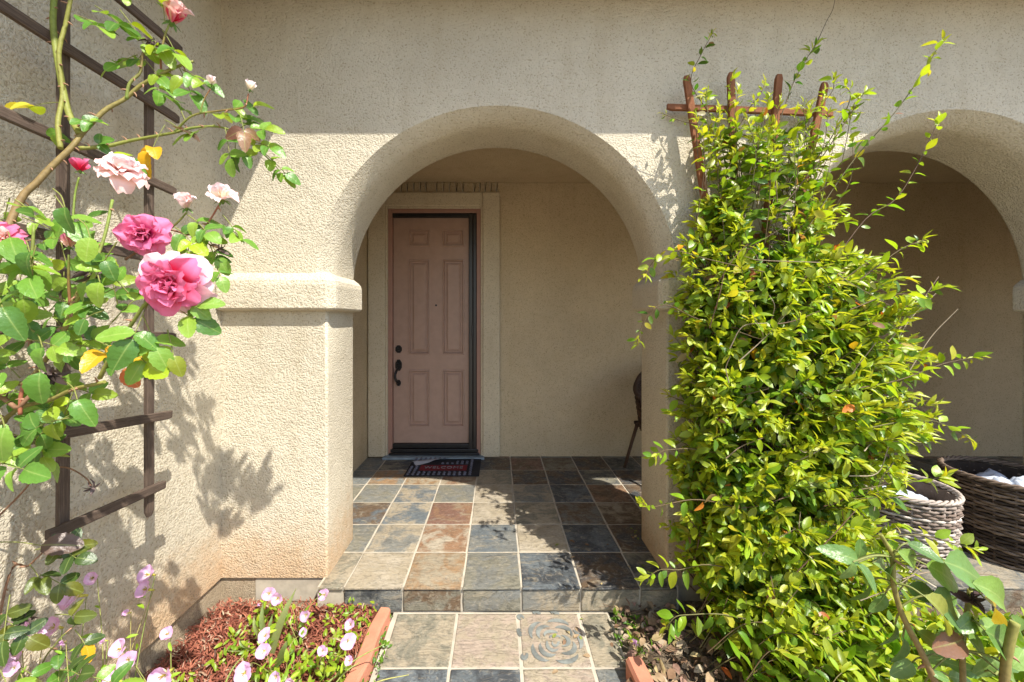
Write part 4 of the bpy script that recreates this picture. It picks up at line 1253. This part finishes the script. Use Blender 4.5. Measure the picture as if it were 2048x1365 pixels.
for i in range(34):                                  # strays blown onto the paving
    if i < 18: p = (random.uniform(.25, .56), random.uniform(1.2, 1.93), -.1215)
    else: p = (random.uniform(.35, .92), random.uniform(1.95, 2.5), .0065)
    li.add(random.choice(VT), LM(p, Vector((random.gauss(0, 1), random.gauss(0, 1), .05)), Vector((0, 0, 1)) + rv(.12), random.uniform(.018, .042)), random.choice([(.34, .24, .14), (.44, .34, .17), (.20, .12, .07), (.25, .28, .06)]))
for i in range(900):                                 # twiggy shreds
    p = Vector((random.uniform(.575, 2.0), random.uniform(1.0, 1.94), -.098 + random.uniform(0, .02))); a = random.random() * 6.3; L = random.uniform(.015, .07)
    d = Vector((math.cos(a), math.sin(a), random.uniform(-.1, .3))); li.tint = mixc((.12, .07, .045), (.34, .25, .16), random.random()); li.tube([p, p + d * L], .0016, 3, .001, False)
tag(li.build('leaf_litter', M['tint']), 'dry brown fallen leaves covering the soil right of the path', 'leaf litter', kind='stuff')
gw = MB()
for i in range(150):
    c0 = Vector((random.choice([random.uniform(-.575, -.50), random.uniform(.54, .72)]), random.uniform(1.2, 1.93), -.115))
    if c0.x < 0 and random.random() < .3: continue
    for k in range(4): gw.add(random.choice(PT), LM(c0 + Vector((random.gauss(0, .008), random.gauss(0, .01), random.uniform(0, .02))), rv() + Vector((0, 0, .6)), leaf_normal(.4), random.uniform(.012, .032)), mixc(DEEP, MID, random.random()))
tag(gw.build('path_weeds', M['leaf']), 'tiny green weeds growing along both edges of the path', 'weeds', kind='stuff')

# ------------------------------------------------------------------ terracotta edging
def edging(name, pts, wd, ht, label, z0=-.14):
    m = MB(); pth = spline(pts, 10); n = len(pth); rings = []
    for i, p in enumerate(pth):
        d = (pth[min(i + 1, n - 1)] - pth[max(0, i - 1)]).normalized(); s_ = Vector((-d.y, d.x, 0))
        h = ht + .006 * noise.noise(p * 9); wv = wd / 2 + .004 * noise.noise(p * 13)
        rings.append([m.vert(p + s_ * a * wv + Vector((0, 0, z0 + b))) for a, b in ((-1, 0), (-1, h * .86), (-.7, h), (.7, h), (1, h * .86), (1, 0))])
    for a, b in zip(rings, rings[1:]):
        for k in range(5): m.face((a[k], b[k], b[k + 1], a[k + 1]), False)
    m.face(rings[0]); m.face(rings[-1][::-1])
    o = m.build(name, M['terracotta']); return tag(o, label, 'garden edging', 'terracotta edging of the path')


edging('edging_stone', [(-.563, 1.885, 0), (-.578, 1.75, 0), (-.575, 1.6, 0), (-.592, 1.42, 0), (-.60, 1.1, 0)], .062, .085, 'long terracotta edging stone between red mulch and path')
edging('edging_stone', [(.572, 1.59, 0), (.585, 1.45, 0), (.60, 1.2, 0), (.60, 1.0, 0)], .075, .10, 'terracotta edging stone with rounded end right of the path')

# ------------------------------------------------------------------ wicker baskets with plastic bags
def basket(label, c, R, Rb, h, rows_n, tints, seedn):
    r = random.Random(seedn); e = empty('wicker_basket', (c[0], c[1], .008), label, 'basket', 'wicker baskets on the porch')
    NS_ = 22; wv = MB(); C = Vector((c[0], c[1], .008))
    for q in range(rows_n):
        t = (q + .5) / rows_n; rad = Rb + (R - Rb) * t ** .8; z = h * t
        wv.tint = mixc(tints[0], tints[1], r.random() ** 1.2); pts = []
        n = NS_ * 4
        for k in range(n + 1):
            a = 2 * math.pi * k / n
            off = .0065 * math.sin(a * NS_ / 2 * 2 + (math.pi if q % 2 else 0)) + .002 * r.uniform(-1, 1)
            pts.append(C + Vector(((rad + off) * math.cos(a), (rad + off) * math.sin(a), z + .003 * math.sin(a * 3 + q) + .0015 * r.uniform(-1, 1))))
        wv.tube(pts, h / rows_n * .46, 5, None, False)
    tag(child('weave', wv, M['wicker'], e), kind='stuff')
    for k in range(NS_):
        a = 2 * math.pi * (k + .5) / NS_; m = MB(); m.tint = mixc(tints[0], tints[1], .3)
        m.tube([C + Vector((Rb * math.cos(a), Rb * math.sin(a), .004)), C + Vector((R * math.cos(a), R * math.sin(a), h))], .006, 5); child('stake', m, M['wicker'], e)
    m = MB(); m.tint = mixc(tints[0], tints[1], .7)
    for s_ in (0, 1, 2):
        pts = [C + Vector(((R + .009 * math.cos(a * 14 + s_ * 2.1)) * math.cos(a), (R + .009 * math.cos(a * 14 + s_ * 2.1)) * math.sin(a), h + .004 + .009 * math.sin(a * 14 + s_ * 2.1))) for a in [2 * math.pi * k / 120 for k in range(121)]]
        m.tube(pts, .0075, 5, None, False)
    child('rim', m, M['wicker'], e)
    m = MB(); m.tint = tints[0]; n = 24
    m.face([m.vert(C + Vector((Rb * math.cos(2 * math.pi * k / n), Rb * math.sin(2 * math.pi * k / n), .01))) for k in range(n)])
    inner = [[m.vert(C + Vector(((a_ - .012) * math.cos(2 * math.pi * k / n), (a_ - .012) * math.sin(2 * math.pi * k / n), z))) for k in range(n)] for a_, z in ((Rb, .012), (R, h - .015))]
    for k in range(n): m.face((inner[0][k], inner[0][(k + 1) % n], inner[1][(k + 1) % n], inner[1][k]))
    child('lining', m, M['wicker'], e)
    return C


def bag(label, C, R, z, amp, seedn):
    m = MB(); n, rn = 40, 14; ids = {}
    for j in range(rn + 1):
        rr = R * j / rn
        for k in range(n):
            a = 2 * math.pi * k / n; p = Vector((rr * math.cos(a), rr * math.sin(a), 0))
            hh = noise.turbulence((p.x * 9 + seedn, p.y * 9, seedn), 3, True) * amp + amp * .8 * math.cos(min(1, rr / R) * 1.5)
            ids[k, j] = m.vert(p + Vector((0, 0, hh)))
    for j in range(rn):
        for k in range(n): m.face((ids[k, j], ids[k, j + 1], ids[(k + 1) % n, j + 1], ids[(k + 1) % n, j]), True)
    o = m.build('plastic_bag', M['plastic']); o.location = (C.x, C.y, z); return tag(o, label, 'plastic bag', 'plastic bags in the baskets')


C1 = basket('smaller pale wicker basket half hidden behind the vine leaves', (2.43, 2.31), .25, .235, .365, 20, ((.18, .13, .10), (.60, .52, .45)), 1)
bag('crumpled plastic bag inside the smaller pale basket', C1, .20, .24, .07, 2)
C2 = basket('large dark brown wicker basket at the right edge', (3.03, 2.24), .27, .25, .45, 25, ((.04, .026, .018), (.25, .18, .13)), 2)
bag('crumpled bluish plastic bag inside the large dark basket', C2, .225, .33, .08, 5)

# ------------------------------------------------------------------ wicker chair behind the right pillar
ch = empty('wicker_chair', (1.55, 3.30, 0), 'dark brown wicker armchair mostly hidden behind the right pillar', 'chair')
WK = (.07, .042, .03); rch = random.Random(4)
for (x, y, dx, dy) in ((1.30, 3.52, -.13, -.02), (1.30, 3.05, -.06, -.04), (1.80, 3.52, .06, .06), (1.80, 3.05, .06, -.04)):
    m = MB(); m.tint = (.10, .06, .042); m.tube([(x + dx, y + dy, .008), (x + dx * .4, y, .25), (x, y, .42)], .014, 8, .017); child('leg', m, M['wicker'], ch)


def woven(name, f, nu, nv, th):
    m = MB(); m.tint = WK
    for v_ in range(nv):
        m.tint = mixc((.05, .03, .022), (.14, .085, .06), rch.random())
        m.tube([f(u / nu, v_ / (nv - 1)) + Vector((0, 0, 0)) + (f(u / nu, v_ / (nv - 1)) - Vector((1.55, 3.3, .5))).normalized() * (.006 * (1 if (u + v_) % 2 else -1)) for u in range(nu + 1)], th, 5, None, False)
    m.tint = WK
    for u in range(0, nu + 1, 2): m.tube([f(u / nu, k / 8) for k in range(9)], .006, 5)
    m.tube([f(k / 24, 1) for k in range(25)], .018, 6)
    o = child(name, m, M['wicker'], ch); o['kind'] = 'stuff'; return o


def shell(u, v_):                                    # arms and back in one sweep
    a = math.pi * (1.05 - 1.1 * u) ; rr = .30 + .05 * v_
    hh = .42 + v_ * (.30 + .22 * math.sin(math.pi * u) ** 2)
    return Vector((1.55 + rr * 1.0 * math.cos(a), 3.26 + rr * .95 * math.sin(a) if math.sin(a) > 0 else 3.26 + rr * .9 * math.sin(a), hh))


woven('backrest', shell, 40, 16, .011)
woven('seat', lambda u, v_: Vector((1.27 + .56 * u, 3.02 + .50 * v_, .42 + .012 * math.sin(u * 3.1))), 20, 20, .0125)

# ------------------------------------------------------------------ rose shrub in the right foreground
fr = empty('rose_shrub', (.85, .62, -.13), 'large leaved rose shrub in the right foreground before the vine', 'rose bush')
fc = MB(); ff = Foliage(); random.seed(31); B2 = Vector((.85, .62, -.13)); YR = .66
cane(fc, [B2, (.80, .65, .4), P(1890, 1420, YR), P(1866, 1357, YR), P(1839, 1297, YR), P(1816, 1254, YR), P(1799, 1216, YR), P(1787, 1167, YR), P(1785, 1114, YR), P(1772, 1088, YR), P(1761, 1069, YR)], .006, .003, BROWNC, OLIVEC, .05)
cane(fc, [B2, (.85, .62, .4), P(2010, 1420, .62), P(2011, 1340, .62), P(2018, 1290, .62), P(2030, 1245, .62)], .0065, .006, BROWNC, OLIVEC, .05)
cane(fc, [B2, (.80, .66, .4), P(1925, 1400, .68), P(1925, 1300, .68), P(1932, 1240, .68), P(1940, 1180, .68)], .005, .0035, BROWNC, OLIVEC, .05)
GF = [(.14, .26, .06), (.17, .28, .07), (.20, .32, .06), (.12, .22, .065)]
for (bx, by, tx, ty, c, dy) in ((1716, 1122, 1650, 1096, 0, 0), (1706, 1124, 1690, 1166, 1, -.02), (1714, 1126, 1762, 1186, 3, .0), (1716, 1118, 1724, 1080, 0, .02), (1745, 1126, 1806, 1162, 1, 0), (1795, 1104, 1856, 1138, 2, -.01), (1815, 1086, 1890, 1124, 3, 0), (1852, 1130, 1926, 1172, 2, 0),
                            (1888, 1124, 1984, 1166, 0, -.02), (1944, 1166, 2056, 1216, 2, -.03), (1850, 1194, 1936, 1272, 4, -.03), (1862, 1190, 1940, 1258, 3, -.01), (1968, 1196, 2028, 1248, 5, 0), (1970, 1262, 2052, 1320, 0, -.03), (1932, 1272, 1992, 1332, 1, 0), (1950, 1240, 1968, 1268, 2, 0), (1944, 1232, 1930, 1262, 1, 0),
                            (1925, 1278, 1872, 1300, 6, 0), (2030, 1268, 2060, 1250, 0, 0), (1995, 1340, 2050, 1360, 1, -.02), (1740, 1160, 1722, 1215, 3, .02), (1770, 1140, 1798, 1128, 3, .01), (1860, 1345, 1905, 1362, 0, 0), (2022, 1335, 2052, 1300, 2, -.04)):
    y = YR + dy; a = P(bx, by, y); b = P(tx, ty, y - random.uniform(-.02, .04)); L = (b - a).length
    cc = GF[c] if c < 4 else {4: (.26, .28, .06), 5: (.45, .33, .04), 6: (.24, .12, .07)}[c]
    ff.add(4 + random.randrange(3), a, b - a, TOSUN * .6 + VIEW * .8 + Vector((0, 0, .2)) + rv(.16), L, cc)
    k = min((P(x_, y_, YR) for x_, y_ in ((1785, 1114), (1787, 1167), (1799, 1216), (1816, 1254), (1932, 1240), (1925, 1300), (2018, 1290), (1940, 1180))), key=lambda q: (q - a).length)
    fc.tint = (.22, .24, .07); fc.tube(spline([k, k.lerp(a, .5) + Vector((0, 0, .006)), a], 4), .0018, 4, .0014, False)
for (bx, by) in ((1800, 1225), (1812, 1250), (1930, 1250), (1926, 1310), (2016, 1300), (1850, 1320), (1788, 1170), (1938, 1190), (1990, 1350), (1870, 1350)):
    for k in range(2):
        ang = random.uniform(-.5, 1.6) if k else random.uniform(1.6, 3.4)
        a = P(bx + 26 * math.cos(ang), by + 26 * math.sin(ang), YR + random.uniform(.0, .08)); L = random.uniform(.04, .062)
        ff.add(4 + random.randrange(3), a, Vector((math.cos(ang), random.uniform(-.3, .3), -math.sin(ang) - .1)), TOSUN * .6 + VIEW * .6 + rv(.3), L, random.choice(GF))
        k0 = P(bx, by, YR); fc.tint = (.22, .24, .07); fc.tube(spline([k0, k0.lerp(a, .5) + Vector((0, 0, .006)), a], 4), .0018, 4, .0014, False)
ff.build(fr, RT, RM, M['rose_leaf'], 300)
child('canes', fc, M['cane'], fr)
m = MB()
for k in range(16): m.add(VT[3], LM(P(1945, 1200, .66) - Vector(fr.location), rv() + Vector((.3, 0, -.6)), rv(), random.uniform(.012, .032)), mixc((.05, .03, .03), (.16, .09, .09), random.random()))
m.build('withered_bloom', M['tint'], fr)
